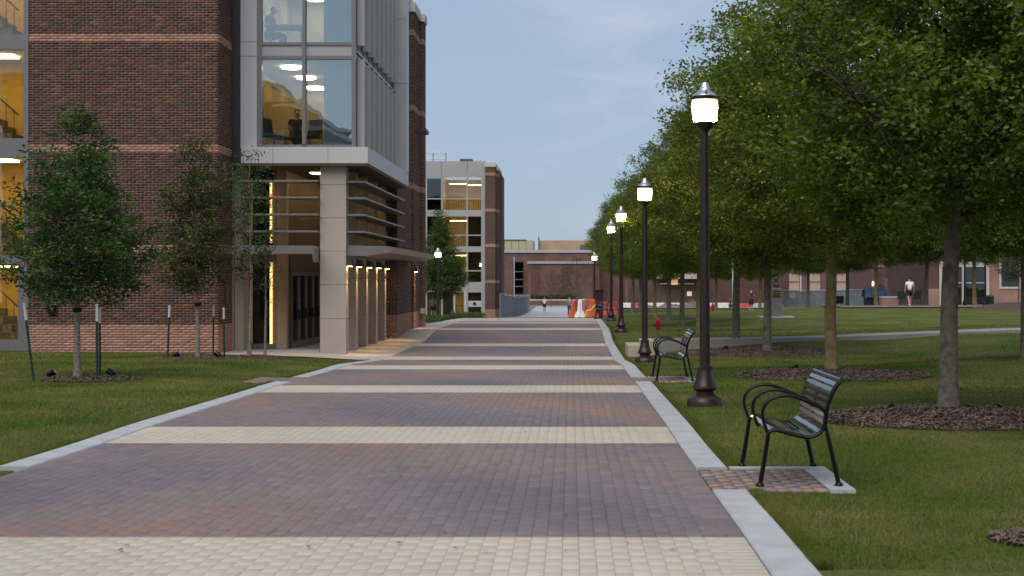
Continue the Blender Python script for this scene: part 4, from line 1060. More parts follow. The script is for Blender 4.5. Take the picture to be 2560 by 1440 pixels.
# ================================================================== GRASS
def in_poly_lawn(x, y):
    ok = (x > 1.405) | (x < -5.155)
    for ya, yb in NOTCH:
        ok &= ~((x > 1.0) & (x < 2.27) & (y > ya - .02) & (y < yb + .01))
        if ya > 20: ok &= ~((x < 0) & (x > -5.72) & (y > ya) & (y < yb))
    ok &= ~((x < 0) & (x > -5.72) & (y < 12.7))
    ok &= ~((x < 0) & (y > 36.7) & (x > -9.3)); ok &= ~((x < 0) & (y > BY - .05))
    ok &= ~((y > 38.4) & (y < 40.6) & (x > 1.5))
    for mx_, my_, rx, ry in ((DX(2372, 17), 17, 1.5, 1.25), (DX(2078, 25.7), 25.7, 1.7, 1.45), (DX(1885, 37.2), 36.6, 1.85, 1.75), (DX(200, 24.7)+.15, 24.7, .8, .65), (DX(500, 32), 32, .9, .65), (DX(2590, 9.2), 9.2, .27, .25)):
        ok &= ((x-mx_)/rx)**2 + ((y-my_)/ry)**2 > 1
    return ok
def grass(name, label, xr, yr, n, seed, edge=None):
    rng = np.random.default_rng(seed)
    y = 1/rng.uniform(1/yr[1], 1/yr[0], n)                    # denser near the camera
    x = rng.uniform(*xr, n)
    if edge is not None:                                       # a fringe of longer blades that leans over the kerb
        k = n//6; x[:k] = edge + np.abs(rng.normal(0, .045, k))*(1 if edge > 0 else -1)
    tall = np.ones(n)
    if edge is not None: tall[:k] = 1.45
    vis = (x > DX(-150, y)) & (x < DX(2750, y)); x, y, tall = x[vis], y[vis], tall[vis]
    ok = in_poly_lawn(x, y); x, y, tall = x[ok], y[ok], tall[ok]; n = len(x)
    z = T(x, y) - .033; far = np.clip(y/14, 1, 3)
    H = tall*rng.uniform(.022, .05, n)*(.8 + .25*np.sin(x*2.1 + y)*np.sin(y*1.3)); W_ = rng.uniform(.0025, .0045, n)*far; az = rng.uniform(0, 6.283, n); ln = rng.uniform(.2, 1.0, n)*H; la = rng.uniform(0, 6.283, n)
    b = np.stack([x, y, z], -1); w = np.stack([np.cos(az)*W_, np.sin(az)*W_, 0*W_], -1)
    tip = b + np.stack([np.cos(la)*ln, np.sin(la)*ln, H], -1)
    V = np.stack([b-w, b+w, tip], 1).reshape(-1, 3)
    o = link(name, np_mesh(name, V, np.arange(3*n).reshape(-1, 3), 'grass_blade')); tag(o, label, 'grass', kind='stuff'); return o
grass('grass', 'short mown grass of the right lawn with tan patches', (1.4, 14), (8.2, 60), 420000, 5, 1.42)
grass('grass', 'short mown grass of the left lawn before the brick building', (-16, -5.15), (12.0, 38), 260000, 6, -5.17)

rg = np.random.default_rng(77); n = 420
lx_ = np.where(rg.uniform(0, 1, n) < .7, rg.uniform(1.5, 8, n), rg.uniform(-4.7, 1.0, n)); ly_ = 1/rg.uniform(1/34, 1/8.5, n)
me = leaves_mesh('fallen_leaves', np.stack([lx_, ly_, T(lx_, ly_) + .012], -1), rg, .05, .014, 'dry_leaf', droop=0)
co = np.zeros(len(me.vertices)*3, np.float32); me.vertices.foreach_get('co', co); co = co.reshape(-1, 3); co[:, 2] = T(co[:, 0], co[:, 1]) + .012 + .006*rg.uniform(0, 1, len(co)); me.vertices.foreach_set('co', co.ravel())
tag(link('fallen_leaves', me), 'small dry leaves scattered thinly over the right lawn and pavers', 'leaves', kind='stuff')
# ================================================================== SMALL THINGS ON THE LAWNS
def stake(px_b, py_t, Y, px_t, label, white=(.78, .98)):
    x0, x1 = DX(px_b, Y), DX(px_t, Y); z0 = TZ(x0, Y) - .05; z1 = DZ(py_t, Y)
    t = empty('tree_stake', label, 'stake', (x0, Y, z0), 'stakes holding the young trees')
    P = lambda f: (x0 + (x1-x0)*f, Y, z0 + (z1-z0)*f)
    m = MB(); m.tube([P(0), P(white[0])], .021, 4); m.build('post', 'stake_green', t)
    m = MB(); m.tube([P(white[0] + .001), P(1)], .022, 4); m.build('white_top', 'stake_white', t)
    m = MB()
    for f in np.linspace(.1, .7, 9): a = P(f); m.box(a[0]-.02, a[0]+.02, Y-.027, Y-.018, a[2], a[2]+.02)
    m.build('studs', 'stake_green', t)['kind'] = 'stuff'
stake(85, 757, 24.4, 60, 'green stake leaning to the left of the dense young tree')
stake(243, 760, 24.2, 242, 'green metal stake right of the dense young tree, the nearer of the pair')
stake(250, 768, 24.9, 249, 'green metal stake right of the dense young tree, the farther of the pair')
stake(419, 763, 31.6, 424, 'green stake with white top left of the thin staked tree')
stake(533, 762, 32.6, 534, 'green stake close to the right of the thin staked tree')
stake(561, 769, 31.8, 559, 'green stake farthest to the right by the brick corner')
def uplight(px, Y, label, rz=0):
    t = empty('ground_light', label, 'spotlight', (0, 0, 0), 'unlit ground spotlights')
    m = MB(); m.tube([(0, 0, 0), (0, 0, .07)], .012, 6); m.build('stem', 'black_coat', t)
    m = MB(); m.tube([(-.07, 0, .05), (-.05, 0, .07), (.06, 0, .12), (.07, 0, .125)], [.02, .05, .058, .06], 10); b = m.build('housing', 'black_coat', t, smooth=True)
    m = MB(); m.tube([(.071, 0, .125), (.076, 0, .128)], .05, 10); m.build('lens', 'steel', b)
    place(t, DX(px, Y), Y, rz=rz); t.location.z -= .03
uplight(128, 24.9, 'small black ground light left of the dense young tree'); uplight(279, 25.0, 'small black ground light right of the dense young tree', 2.6)
uplight(441, 31.8, 'small black ground light left of the thin staked tree'); uplight(546, 31.8, 'small black ground light right of the thin staked tree', 2.8)
uplight(2222, 17.2, 'black ground light left of the nearest oak trunk', .5); uplight(2505, 17.2, 'black ground light right of the nearest oak trunk', 2.4)
uplight(1985, 26.2, 'black ground light left of the second oak trunk', .5); uplight(1812, 37.0, 'black ground light in the shared mulch bed', .5)
def strap(px, Y, z, label):
    o = MB(); x = DX(px, Y); o.lathe([(.075, 0), (.08, .02), (.08, .06), (.075, .08)], 12, x, Y, z); ob = o.build('tree_strap', 'black_coat', None); tag(ob, label, 'strap')
strap(193, 24.7, 1.14, 'black strap round the trunk of the dense young tree'); strap(495, 32, 1.12, 'black strap round the trunk of the thin staked tree')

def hydrant(x, y, s, label):
    t = empty('fire_hydrant', label, 'hydrant', (0, 0, 0), 'red hydrants')
    m = MB(); m.lathe([(.13, -.05), (.13, .03), (.09, .035), (.09, .36), (.12, .365), (.12, .40), (.1, .41), (.095, .5), (.06, .57), (.03, .59), (.03, .63), (.005, .635)], 14); m.build('barrel', 'red_paint', t, smooth=True)
    for a, b, r_ in (((-.22, 0, .3), (-.05, 0, .3), .055), ((0, -.19, .3), (0, -.05, .3), .065), ((.2, 0, .3), (.05, 0, .3), .05)):
        m = MB(); mid = tuple(np.array(a)*.75 + np.array(b)*.25); m.tube([a, mid, mid, b], [r_*.9, r_*.9, r_*.7, r_*.7], 10); m.build('nozzle_cap', 'red_paint', t)
    place(t, x, y, rz=.3, s=s)
hydrant(DX(1645, 56), 56, .95, 'red fire hydrant on the lawn behind the farther bench'); hydrant(DX(1782, 112), 112, 1.0, 'far red fire hydrant before the white barriers')
# bust on pedestal
Yb = 62.0; xb = DX(1940, Yb); zb_ = TZ(xb, Yb)
t = empty('bust_monument', 'bronze bust on grey stone pedestal with brass plaque, behind the third oak', 'monument', (xb, Yb, zb_))
B('plinth', 'kerb_concrete', t, (xb - .75, xb + .75, Yb - .4, Yb + .5, zb_ - .15, zb_ + .03))
B('pedestal', 'stone_grey', t, (xb - .24, xb + .24, Yb - .2, Yb + .25, zb_ + .03, zb_ + 1.25), bevel=.015)
pq = B('plaque', 'brass', t, (xb - .2, xb + .2, Yb - .215, Yb - .2005, zb_ + .82, zb_ + 1.18))
B('relief', 'lamp_bronze', pq, (xb - .17, xb + .17, Yb - .222, Yb - .2155, zb_ + .85, zb_ + .95), (xb - .17, xb + .17, Yb - .222, Yb - .2155, zb_ + .98, zb_ + 1.05), (xb - .17, xb + .17, Yb - .222, Yb - .2155, zb_ + 1.08, zb_ + 1.15))
h_ = skin('bust', [(xb, Yb, zb_ + 1.27, .13), (xb, Yb, zb_ + 1.42, (.16, .11)), (xb, Yb, zb_ + 1.52, .06), (xb, Yb - .02, zb_ + 1.62, .085), (xb, Yb - .01, zb_ + 1.73, .075)], [(0, 1), (1, 2), (2, 3), (3, 4)], 'bronze', t)
h_.matrix_parent_inverse = Matrix.Translation(-t.location)

# ground cover at the left beyond the entrance
def groundcover(name, label, x0, x1, y0, y1, h, n, seed):
    rng = np.random.default_rng(seed); x = rng.uniform(x0, x1, n); y = rng.uniform(y0, y1, n)
    z = T(x, y) + rng.uniform(0, h, n)
    o = link(name, leaves_mesh(name, np.stack([x, y, z], -1), rng, .12, .03, 'young_leaf')); tag(o, label, 'ground cover', kind='stuff')
sheet('planting_bed', np.linspace(-9.5, -4.95, 8), np.linspace(72.05, 84, 14), .02, 'mulch')
groundcover('low_planting', 'low green planting in the bed beyond the entrance', -9.4, -5.0, 72.5, 83.5, .3, 9000, 4)

# ================================================================== SECOND BUILDING (beyond the entrance, left)
Y2 = 118.0
X2_ = lambda px: DX(px, Y2); Z2_ = lambda py: DZ(py, Y2)
b2d = empty('glazed_stair_building', 'brick and grey panel building with lit stair windows beyond the entrance', 'building', (-9, Y2, -1.6))
xl = X2_(1000)
B('panel', 'panel_grey', b2d, (xl, X2_(1103), Y2, Y2 + .3, Z2_(443), Z2_(403))); B('panel', 'panel_grey', b2d, (X2_(1104), X2_(1168), Y2, Y2 + .3, Z2_(443), Z2_(403))); B('panel', 'panel_grey', b2d, (X2_(1169), X2_(1213), Y2, Y2 + .3, Z2_(443), Z2_(403)))
cols = [(1000, 1064), (1068, 1103), (1107, 1166), (1170, 1203)]; rows = [(445, 497, 525), (541, 588, 616), (630, 677, 705)]
m = MB()
for a, b in ((1064, 1068), (1103, 1107), (1166, 1170), (1203, 1213)): m.box(X2_(a), X2_(b), Y2 - .05, Y2 + .2, -1.8, Z2_(444))
for a, b in ((525, 541), (616, 630), (705, 731)): m.box(xl, X2_(1203), Y2 - .02, Y2 + .18, Z2_(b), Z2_(a))
for _, a, _ in rows: m.box(xl, X2_(1203), Y2 - .03, Y2 + .1, Z2_(a) - .05, Z2_(a) + .05)
m.build('window_frame', 'panel_grey', b2d)
for ca, cb_ in cols:
    for r0_, r1_, r2_ in rows:
        B('pane', 'glass_clear' if (ca, r0_) in ((1107, 445), (1170, 445), (1107, 541), (1107, 630)) else 'glass_dark', b2d, (X2_(ca), X2_(cb_), Y2 + .06, Y2 + .08, Z2_(r1_), Z2_(r0_)))
        B('pane', 'glass_clear' if (ca, r0_) in ((1107, 445), (1170, 445), (1107, 541), (1107, 630)) else 'glass_dark', b2d, (X2_(ca), X2_(cb_), Y2 + .06, Y2 + .08, Z2_(r2_), Z2_(r1_)))
for py in (533, 623, 718):
    B('floor_slab', 'room_ceiling', b2d, (xl, X2_(1203), Y2 + .25, Y2 + 5, Z2_(py) - .1, Z2_(py) + .15))
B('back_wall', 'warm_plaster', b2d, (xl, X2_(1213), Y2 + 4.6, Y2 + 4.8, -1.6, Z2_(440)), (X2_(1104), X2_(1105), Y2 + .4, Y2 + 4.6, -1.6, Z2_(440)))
for px, pz in ((1185, 458), (1140, 455), (1140, 549), (1140, 637), (1150, 728)):
    B('ceiling_lamp', 'stair_light', b2d, (X2_(px) - .7, X2_(px) + .7, Y2 + 1.8, Y2 + 2.1, Z2_(pz) - .05, Z2_(pz)))
for px, py in ((1142, 525), (1142, 616)):
    d = B('inner_door', 'room_wall', b2d, (X2_(px) - .5, X2_(px) + .5, Y2 + 4.5, Y2 + 4.58, Z2_(py), Z2_(py) + 2.1))
for py in (525, 616):
    m = MB(); m.tube([(X2_(1108), Y2 + .5, Z2_(py) + 1.0), (X2_(1202), Y2 + .5, Z2_(py) + 1.0)], .03, 6)
    for q in range(16): x = X2_(1108) + q*(X2_(1202) - X2_(1108))/15; m.tube([(x, Y2 + .5, Z2_(py)), (x, Y2 + .5, Z2_(py) + 1.0)], .012, 4)
    m.build('railing', 'dark_metal', b2d)
dr = B('door', 'panel_light', b2d, (X2_(1131), X2_(1138), Y2 - .04, Y2 + .1, -1.7, Z2_(731)), (X2_(1160), X2_(1166) - .01, Y2 - .04, Y2 + .1, -1.7, Z2_(731)), (X2_(1138), X2_(1160), Y2 - .03, Y2 + .1, -1.7, Z2_(788)))
B('pane', 'glass_clear', dr, (X2_(1138), X2_(1160), Y2 + .04, Y2 + .06, Z2_(788), Z2_(731))); B('push_bar', 'dark_metal', dr, (X2_(1138), X2_(1160), Y2 - .01, Y2 + .03, Z2_(764), Z2_(762)))
B('pane', 'glass_dark', b2d, (X2_(1170), X2_(1203), Y2 + .06, Y2 + .08, Z2_(752), Z2_(731))); B('pane', 'glass_dark', b2d, (X2_(1170), X2_(1203), Y2 + .06, Y2 + .08, Z2_(792), Z2_(767))); B('panel', 'panel_light', b2d, (X2_(1170), X2_(1203), Y2 + .0, Y2 + .12, Z2_(767), Z2_(752)))
B('card_reader', 'black_coat', b2d, (X2_(1183), X2_(1190), Y2 - .06, Y2 - .005, Z2_(762), Z2_(756)))
B('side_glazing', 'glass_dark', b2d, (X2_(1107), X2_(1130), Y2 + .06, Y2 + .08, -1.6, Z2_(731)))
B('pier', 'brick_far_dark', b2d, (X2_(1214), X2_(1238), Y2 - .4, Y2 + 6, -1.9, Z2_(418)), (X2_(1238), X2_(1245), Y2 + .8, Y2 + 6, -1.9, Z2_(424)), (X2_(1245), X2_(1251), Y2 + 2.4, Y2 + 7, -1.9, Z2_(432)))
for py in (435, 525, 613, 703):
    B('brick_band', 'brick_far_pink', b2d, (X2_(1214) + .002, X2_(1238) + .02, Y2 - .425, Y2 + .79, Z2_(py + 5), Z2_(py - 3)), (X2_(1238) + .022, X2_(1245) + .02, Y2 + .78, Y2 + 2.3, Z2_(py + 5), Z2_(py - 3)))
B('brick_plinth', 'brick_far_pink', b2d, (X2_(1214) - .02, X2_(1238) + .04, Y2 - .45, Y2 + .75, -1.9, Z2_(773)), (X2_(1238) + .042, X2_(1245) + .04, Y2 + .72, Y2 + 2.3, -1.9, Z2_(773)))
B('coping', 'stone_cap', b2d, (X2_(1214) - .05, X2_(1240), Y2 - .46, Y2 + 6, Z2_(418) + .003, Z2_(408)), (X2_(1240) + .002, X2_(1246), Y2 + .75, Y2 + 6, Z2_(424) + .003, Z2_(416)))
B('core', 'brick_far_dark', b2d, (-30, X2_(1205), Y2 + 7.01, Y2 + 30, -2, Z2_(436)), (-30, xl - .02, Y2 - .3, Y2 + 7, -2, Z2_(430))); B('roof', 'panel_grey', b2d, (-30, X2_(1213), Y2 + .31, Y2 + 7, Z2_(408), Z2_(403)))
rt = MB()
for zz_ in (Z2_(379), Z2_(394)): rt.tube([(X2_(1040), Y2 + 1, zz_), (X2_(1112), Y2 + 1, zz_)], .05, 6)
for px in (1050, 1080, 1112): rt.tube([(X2_(px), Y2 + 1, Z2_(403)), (X2_(px), Y2 + 1, Z2_(379))], .05, 6)
rt.build('roof_rail', 'steel', b2d); B('roof_vent', 'brick_far_dark', b2d, (X2_(1145), X2_(1176), Y2 + 2, Y2 + 3.2, Z2_(404), Z2_(392))); B('roof_unit', 'stone_cap', b2d, (X2_(1180), X2_(1197), Y2 + 2, Y2 + 3, Z2_(404), Z2_(395)))

# ================================================================== FAR BRICK HALL
Y3 = 202.0; X3_ = lambda px: DX(px, Y3); Z3_ = lambda py: DZ(py, Y3)
far = empty('far_brick_hall', 'long low red brick hall closing the end of the walk', 'building', (5, Y3, -1.9))
B('wall', 'brick_far', far, (X3_(1180), X3_(1500), Y3, Y3 + 14, -2.2, Z3_(632)), (X3_(1500) + .01, X3_(2330), Y3 + .6, Y3 + 14, -2.2, Z3_(640)))
B('front_block', 'brick_far', far, (X3_(1322), X3_(1498), Y3 - 3, Y3 - .01, -2.2, Z3_(660)))
B('coping', 'kerb_concrete', far, (X3_(1180), X3_(1500), Y3 - .2, Y3 + 14.2, Z3_(632) + .01, Z3_(625))); B('coping', 'kerb_concrete', far, (X3_(1320), X3_(1500), Y3 - 3.2, Y3 - .21, Z3_(660) + .01, Z3_(654)))
for a, b in ((1326, 1350), (1402, 1426), (1478, 1498)):
    n = 5
    for q in range(n):
        xa = X3_(a) + (X3_(b) - X3_(a))*q/n; B('rib', 'brick_far', far, (xa, xa + .16, Y3 - 3.18, Y3 - 3.002, -2.0, Z3_(664)))
for q in range(8): B('weep_block', 'soffit', far, (X3_(1255 + q*9), X3_(1255 + q*9 + 5), Y3 - .06, Y3 - .005, Z3_(631), Z3_(629)))
w = B('window', 'glass_dark', far, (X3_(1283), X3_(1308), Y3 - .12, Y3 - .08, Z3_(735), Z3_(655)))
B('window_back', 'soffit', w, (X3_(1281), X3_(1310), Y3 - .07, Y3 - .01, Z3_(737), Z3_(653)))
for py in (679, 699, 716): B('mullion', 'frame_metal', w, (X3_(1282), X3_(1309), Y3 - .18, Y3 - .13, Z3_(py + 1), Z3_(py - 1)))
B('planter_wall', 'brick_far', far, (X3_(1328), X3_(1440), Y3 - 6, Y3 - 5.7, -2.1, Z3_(750))); B('planter_cap', 'stone_cap', far, (X3_(1327), X3_(1441), Y3 - 6.05, Y3 - 5.6, Z3_(750) + .005, Z3_(747)))
rg = np.random.default_rng(8); n = 5000
o = link('hedge', leaves_mesh('hedge', np.stack([rg.uniform(X3_(1330), X3_(1440), n), rg.uniform(Y3 - 5.5, Y3 - 4, n), -1.0 + rg.uniform(-.6, .55, n)], -1), rg, .25, .07, 'young_leaf')); tag(o, 'low hedge above the planter wall of the far hall', 'hedge', kind='stuff')
# entrance recess of the hall
B('entry_recess', 'soffit', far, (X3_(1560), X3_(1745), Y3 + .5, Y3 + .59, -2.0, Z3_(697))); B('entry_fascia', 'stone_cap', far, (X3_(1640), X3_(1748), Y3 - 1.6, Y3 + .48, Z3_(697) + .01, Z3_(672)))
for px in (1562, 1600, 1742): B('entry_column', 'brick_far', far, (X3_(px), X3_(px + 7), Y3 - 1.5, Y3 - .9, -2.0, Z3_(697)))
B('entry_glow', 'far_warm', far, (X3_(1672), X3_(1695), Y3 + .42, Y3 + .45, Z3_(712), Z3_(698))); B('entry_glow', 'far_warm', far, (X3_(1718), X3_(1730), Y3 + .42, Y3 + .45, Z3_(740), Z3_(729))); B('entry_glow', 'far_warm', far, (X3_(1650), X3_(1735), Y3 + .42, Y3 + .45, Z3_(710), Z3_(709)))
for q in range(26):
    px = 1770 + q*8; B('rib', 'brick_far_dark', far, (X3_(px), X3_(px + 3), Y3 + .42, Y3 + .598, -2.0, Z3_(645)))
for px in (1974, 2026, 2090, 2142):
    w = B('window', 'window_tan', far, (X3_(px), X3_(px + 26), Y3 + .5, Y3 + .55, Z3_(746), Z3_(684)))
    B('mullion', 'frame_metal', w, (X3_(px), X3_(px + 26), Y3 + .45, Y3 + .49, Z3_(706), Z3_(703))); B('mullion', 'frame_metal', w, (X3_(px), X3_(px + 26), Y3 + .45, Y3 + .49, Z3_(728), Z3_(725)))
    B('head_panel', 'soffit', w, (X3_(px - 1), X3_(px + 27), Y3 + .5, Y3 + .55, Z3_(683), Z3_(660)))
B('lit_pane', 'far_warm', far, (X3_(1974), X3_(1990), Y3 + .42, Y3 + .44, Z3_(745), Z3_(731)))
tw = empty('tan_block', 'tan block rising behind the far brick hall', 'building', (X3_(1415), Y3 + 30, -1.9)); k = (Y3 + 30)/Y3
B('wall', 'tan_wall', tw, (DX(1347, 232), DX(1520, 232), 232, 245, -2, DZ(601, 232))); B('window', 'stone_grey', tw, (DX(1450, 232), DX(1500, 232), 231.9, 231.98, DZ(623, 232), DZ(612, 232))); B('flue', 'dark_metal', tw, (DX(1346, 232), DX(1348.5, 232), 231.5, 231.7, -1.9, DZ(592, 232)))
yr = empty('yellow_roof_block', 'pale yellow panelled roof block behind the far brick hall', 'building', (X3_(1290), 225, -1.9))
for q in range(6):
    B('roof_panel', 'roof_yellow', yr, (DX(1225 + q*18, 225) + .03, DX(1225 + (q+1)*18, 225) - .03, 225, 235, DZ(640, 225), DZ(601, 225)))
B('wall', 'tan_wall', yr, (DX(1225, 225), DX(1333, 225), 225.2, 235, -2, DZ(640, 225))); B('roof_cap', 'dark_metal', yr, (DX(1224, 225), DX(1316, 225), 224.9, 235, DZ(601, 225) + .01, DZ(599, 225)))

# ================================================================== RIGHT BUILDINGS
Y4 = 112.0; X4_ = lambda px: DX(px, Y4); Z4_ = lambda py: DZ(py, Y4)
rb_ = empty('right_brick_building', 'brick building with tall glazed entrance at the right edge', 'building', (X4_(2440), Y4, -.4))
B('wall', 'brick_far_pink', rb_, (X4_(2472), X4_(2700), Y4, Y4 + 14, -1, 9.5)); B('pier', 'brick_far_dark', rb_, (X4_(2318), X4_(2344), Y4 - .3, Y4 + 14, -1, 9.5)); B('pier_base', 'brick_far_pink', rb_, (X4_(2317), X4_(2345), Y4 - .36, Y4 - .301, -1, Z4_(722)))
for px in (2346, 2404, 2464): B('white_post', 'stone_cap', rb_, (X4_(px), X4_(px + 7), Y4 - .25, Y4 + .1, -1, 9.4))
for za, zb in ((-.4, Z4_(708)), (Z4_(706), Z4_(667)), (Z4_(655), Z4_(627)), (Z4_(625), 7.5)):
    for a, b in ((2353, 2404), (2411, 2464)): B('pane', 'glass_dark', rb_, (X4_(a), X4_(b), Y4 + .0, Y4 + .03, za, zb))
B('spandrel', 'stone_cap', rb_, (X4_(2353), X4_(2404), Y4 - .1, Y4 + .1, Z4_(667), Z4_(655)), (X4_(2411), X4_(2464), Y4 - .1, Y4 + .1, Z4_(667), Z4_(655)), (X4_(2353), X4_(2404), Y4 - .05, Y4 + .1, Z4_(708), Z4_(706)), (X4_(2411), X4_(2464), Y4 - .05, Y4 + .1, Z4_(708), Z4_(706)))
B('lobby_back', 'cloth_teal', rb_, (X4_(2346), X4_(2470), Y4 + 3, Y4 + 3.1, -1, 9.4)); B('roof', 'panel_grey', rb_, (X4_(2318), X4_(2700), Y4 - .3, Y4 + 14, 9.51, 9.8))
w = B('window', 'glass_dark', rb_, (X4_(2503), X4_(2545), Y4 - .02, Y4 - .01, Z4_(716), Z4_(604))); B('window_surround', 'stone_cap', w, (X4_(2498), X4_(2503), Y4 - .05, Y4 - .003, Z4_(722), Z4_(598)), (X4_(2545), X4_(2550), Y4 - .05, Y4 - .003, Z4_(722), Z4_(598)), (X4_(2503), X4_(2545), Y4 - .05, Y4 - .003, Z4_(722), Z4_(717)))
for py in (632, 649, 666): B('shelf_rail', 'dark_metal', rb_, (X4_(2462), X4_(2500), Y4 - .6, Y4 - .52, Z4_(py + 1), Z4_(py)))
md = empty('middle_brick_hall', 'brick hall with small windows behind the blue tarp', 'building', (DX(2250, 160), 160, -1))
X5_ = lambda px: DX(px, 160); Z5_ = lambda py: DZ(py, 160)
B('wall', 'brick_far', md, (X5_(2180), X5_(2420), 160, 175, -2, 9)); B('string_course', 'brick_far_pink', md, (X5_(2180), X5_(2420), 159.9, 159.995, Z5_(668), Z5_(664)))
for q in range(4):
    w = B('window', 'glass_dark', md, (X5_(2214 + q*24), X5_(2220 + q*24), 159.9, 159.93, Z5_(690), Z5_(662))); B('window_back', 'soffit', w, (X5_(2213 + q*24), X5_(2221 + q*24), 159.94, 159.99, Z5_(691), Z5_(661)))
for q in range(5): B('stair_tread', 'dark_metal', md, (X5_(2180), X5_(2204), 158.6, 159.5, Z5_(735 - q*16) - .1, Z5_(735 - q*16)))
wl_ = B('wall_lamp', 'dark_metal', md, (X5_(2179), X5_(2187), 159.0, 159.4, Z5_(704), Z5_(702))); B('bulb', 'stair_light', wl_, (X5_(2178), X5_(2188), 159.0, 159.4, Z5_(714), Z5_(704.2)))

# ================================================================== FENCES, BARRIERS AND OTHER THINGS IN THE DISTANCE
def fence(label, pts, hgt, name='screen_fence'):
    t = empty(name, label, 'fence', (pts[0][0], pts[0][1], TZ(*pts[0])), 'construction fences')
    for (xa, ya), (xb_, yb) in zip(pts[:-1], pts[1:]):
        d = Vector((xb_-xa, yb-ya, 0)); n = max(1, round(d.length/3.0)); nrm = Vector((-d.y, d.x, 0)).normalized()
        for q in range(n):
            m = MB(); nn = 7
            for f in range(nn):
                u = (q + f/(nn-1)*.97 + .015)/n; bulge = .12*math.sin(math.pi*f/(nn-1)); x, y = xa + d.x*u + nrm.x*bulge, ya + d.y*u + nrm.y*bulge; z = TZ(x, y) + .05
                sag = .05*math.sin(math.pi*f/(nn-1)) + .04*(q % 2)
                m.v += [(x, y, z), (x, y, z + hgt - sag), (x + nrm.x*.02, y + nrm.y*.02, z + hgt - sag), (x + nrm.x*.02, y + nrm.y*.02, z)]
            for f in range(nn-1):
                for j in range(4): m.f.append((f*4+j, f*4+4+j, f*4+4+(j+1) % 4, f*4+(j+1) % 4))
            m.f.append((0, 1, 2, 3)); m.f.append(tuple((nn-1)*4 + j for j in (3, 2, 1, 0)))
            m.build('fabric_panel', 'fence_fabric', t)
        for q in range(n+1):
            u = q/n; x, y = xa + d.x*u, ya + d.y*u; z = TZ(x, y); m = MB(); m.tube([(x, y, z - .1), (x, y, z + hgt + .12)], .03, 6); m.build('post', 'steel', t)
        m = MB(); m.tube([(xa + d.x*u, ya + d.y*u, TZ(xa + d.x*u, ya + d.y*u) + hgt + .1) for u in np.linspace(0, 1, n+1)], .022, 6); m.build('top_rail', 'steel', t)
fence('blue-grey fabric screen fence along the left of the grey far walk', [(-4.95, 100), (-4.95, 164)], 1.65)
fence('fabric screen fence crossing before the far hall at the left', [(-14, 166), (-4.8, 166)], 1.7)
fence('fabric screen fence between oaks before the lit windows, right part of the lawn', [(DX(1958, 130), 130), (DX(2160, 130), 130)], 1.6)
def make_barrier(material, white_band=False):
    t = empty('plastic_barrier', 'barrier', 'barrier')
    m = MB(); m.prism([(-.3, 0), (.3, 0), (.3, .18), (.14, .45), (.1, 1.02), (.06, 1.06), (-.06, 1.06), (-.1, 1.02), (-.14, .45), (-.3, .18)], -.92, .92, 'x'); m.build('body', material, t, bevel=.02)
    for xx in (-.5, .5):
        m = MB(); m.box(xx - .12, xx + .12, -.315, -.19, .02, .12); m.build('fork_slot', 'cloth_grey', t)
        m = MB(); m.prism([(-.13, .62), (.13, .62), (.1, .8), (-.1, .8)], xx - .2, xx + .2, 'x'); m.build('recess', 'barrier_white' if material != 'barrier_white' else 'cloth_grey', t)
    for xx in (-.93, .93): m = MB(); m.tube([(xx, 0, .1), (xx, 0, .95)], .045, 8); m.build('hinge', material, t)
    return t
proto = {k: make_barrier('barrier_' + k) for k in ('white', 'red', 'orange')}; used = set()
def barrier(kind, px, Y, rz, label):
    o = copy_tree(proto[kind]) if kind in used else proto[kind]; used.add(kind)
    o['label'] = label; o['group'] = 'plastic road barriers'; place(o, DX(px, Y), Y, rz=rz)
barrier('white', 1455, 79.5, R(82), 'white barrier set end-on at the edge of the grey far walk')
barrier('orange', 1476, 78.5, R(100), 'orange barrier end-on under the yellow tape'); barrier('white', 1468, 92, R(4), 'white barrier lying crosswise behind the end-on ones')
barrier('orange', 1439, 83.5, R(80), 'orange barrier half hidden behind the end-on white one'); barrier('red', 1511, 98, R(0), 'faded red barrier behind the dark kiosk')
for q, (px, k) in enumerate([(1572, 'white'), (1598, 'red'), (1640, 'white'), (1682, 'white'), (1724, 'white'), (1790, 'white'), (1822, 'white'), (1861, 'red'), (1890, 'white'), (1912, 'white')]):
    pos = ['leftmost white barrier of the far row, beside the third lamp post', 'red barrier of the far row left of the second lamp post', 'white barrier of the far row right of the second lamp post', 'white barrier of the far row behind the dirt heaps, middle one', 'white barrier of the far row left of the nearest lamp post',
           'white barrier of the far row right of the nearest lamp post', 'white barrier of the far row left of the white pole', 'red barrier left of the person in the black dress', 'white barrier behind the person in the black dress', 'white barrier left of the bust pedestal'][q]
    barrier(k, px, 156 if px < 1830 else 150, R([0, 2, -2, 1, 3][q % 5] if px < 1850 else [55, -30, 60][q % 3]), pos)
# caution tape
m = MB(); Yt = 76.0
pts = [(DX(1465, Yt), Yt, DZ(791, Yt)), (DX(1466, Yt), Yt, DZ(777, Yt)), (DX(1478, Yt), Yt, DZ(774, Yt)), (DX(1486, Yt), Yt, DZ(765, Yt)), (DX(1491, Yt), Yt, DZ(761, Yt))]
m.tube(pts, .035, 4); tag(m.build('caution_tape', 'tape_yellow', None), 'yellow tape hanging between the orange barrier and the dark kiosk', 'tape')
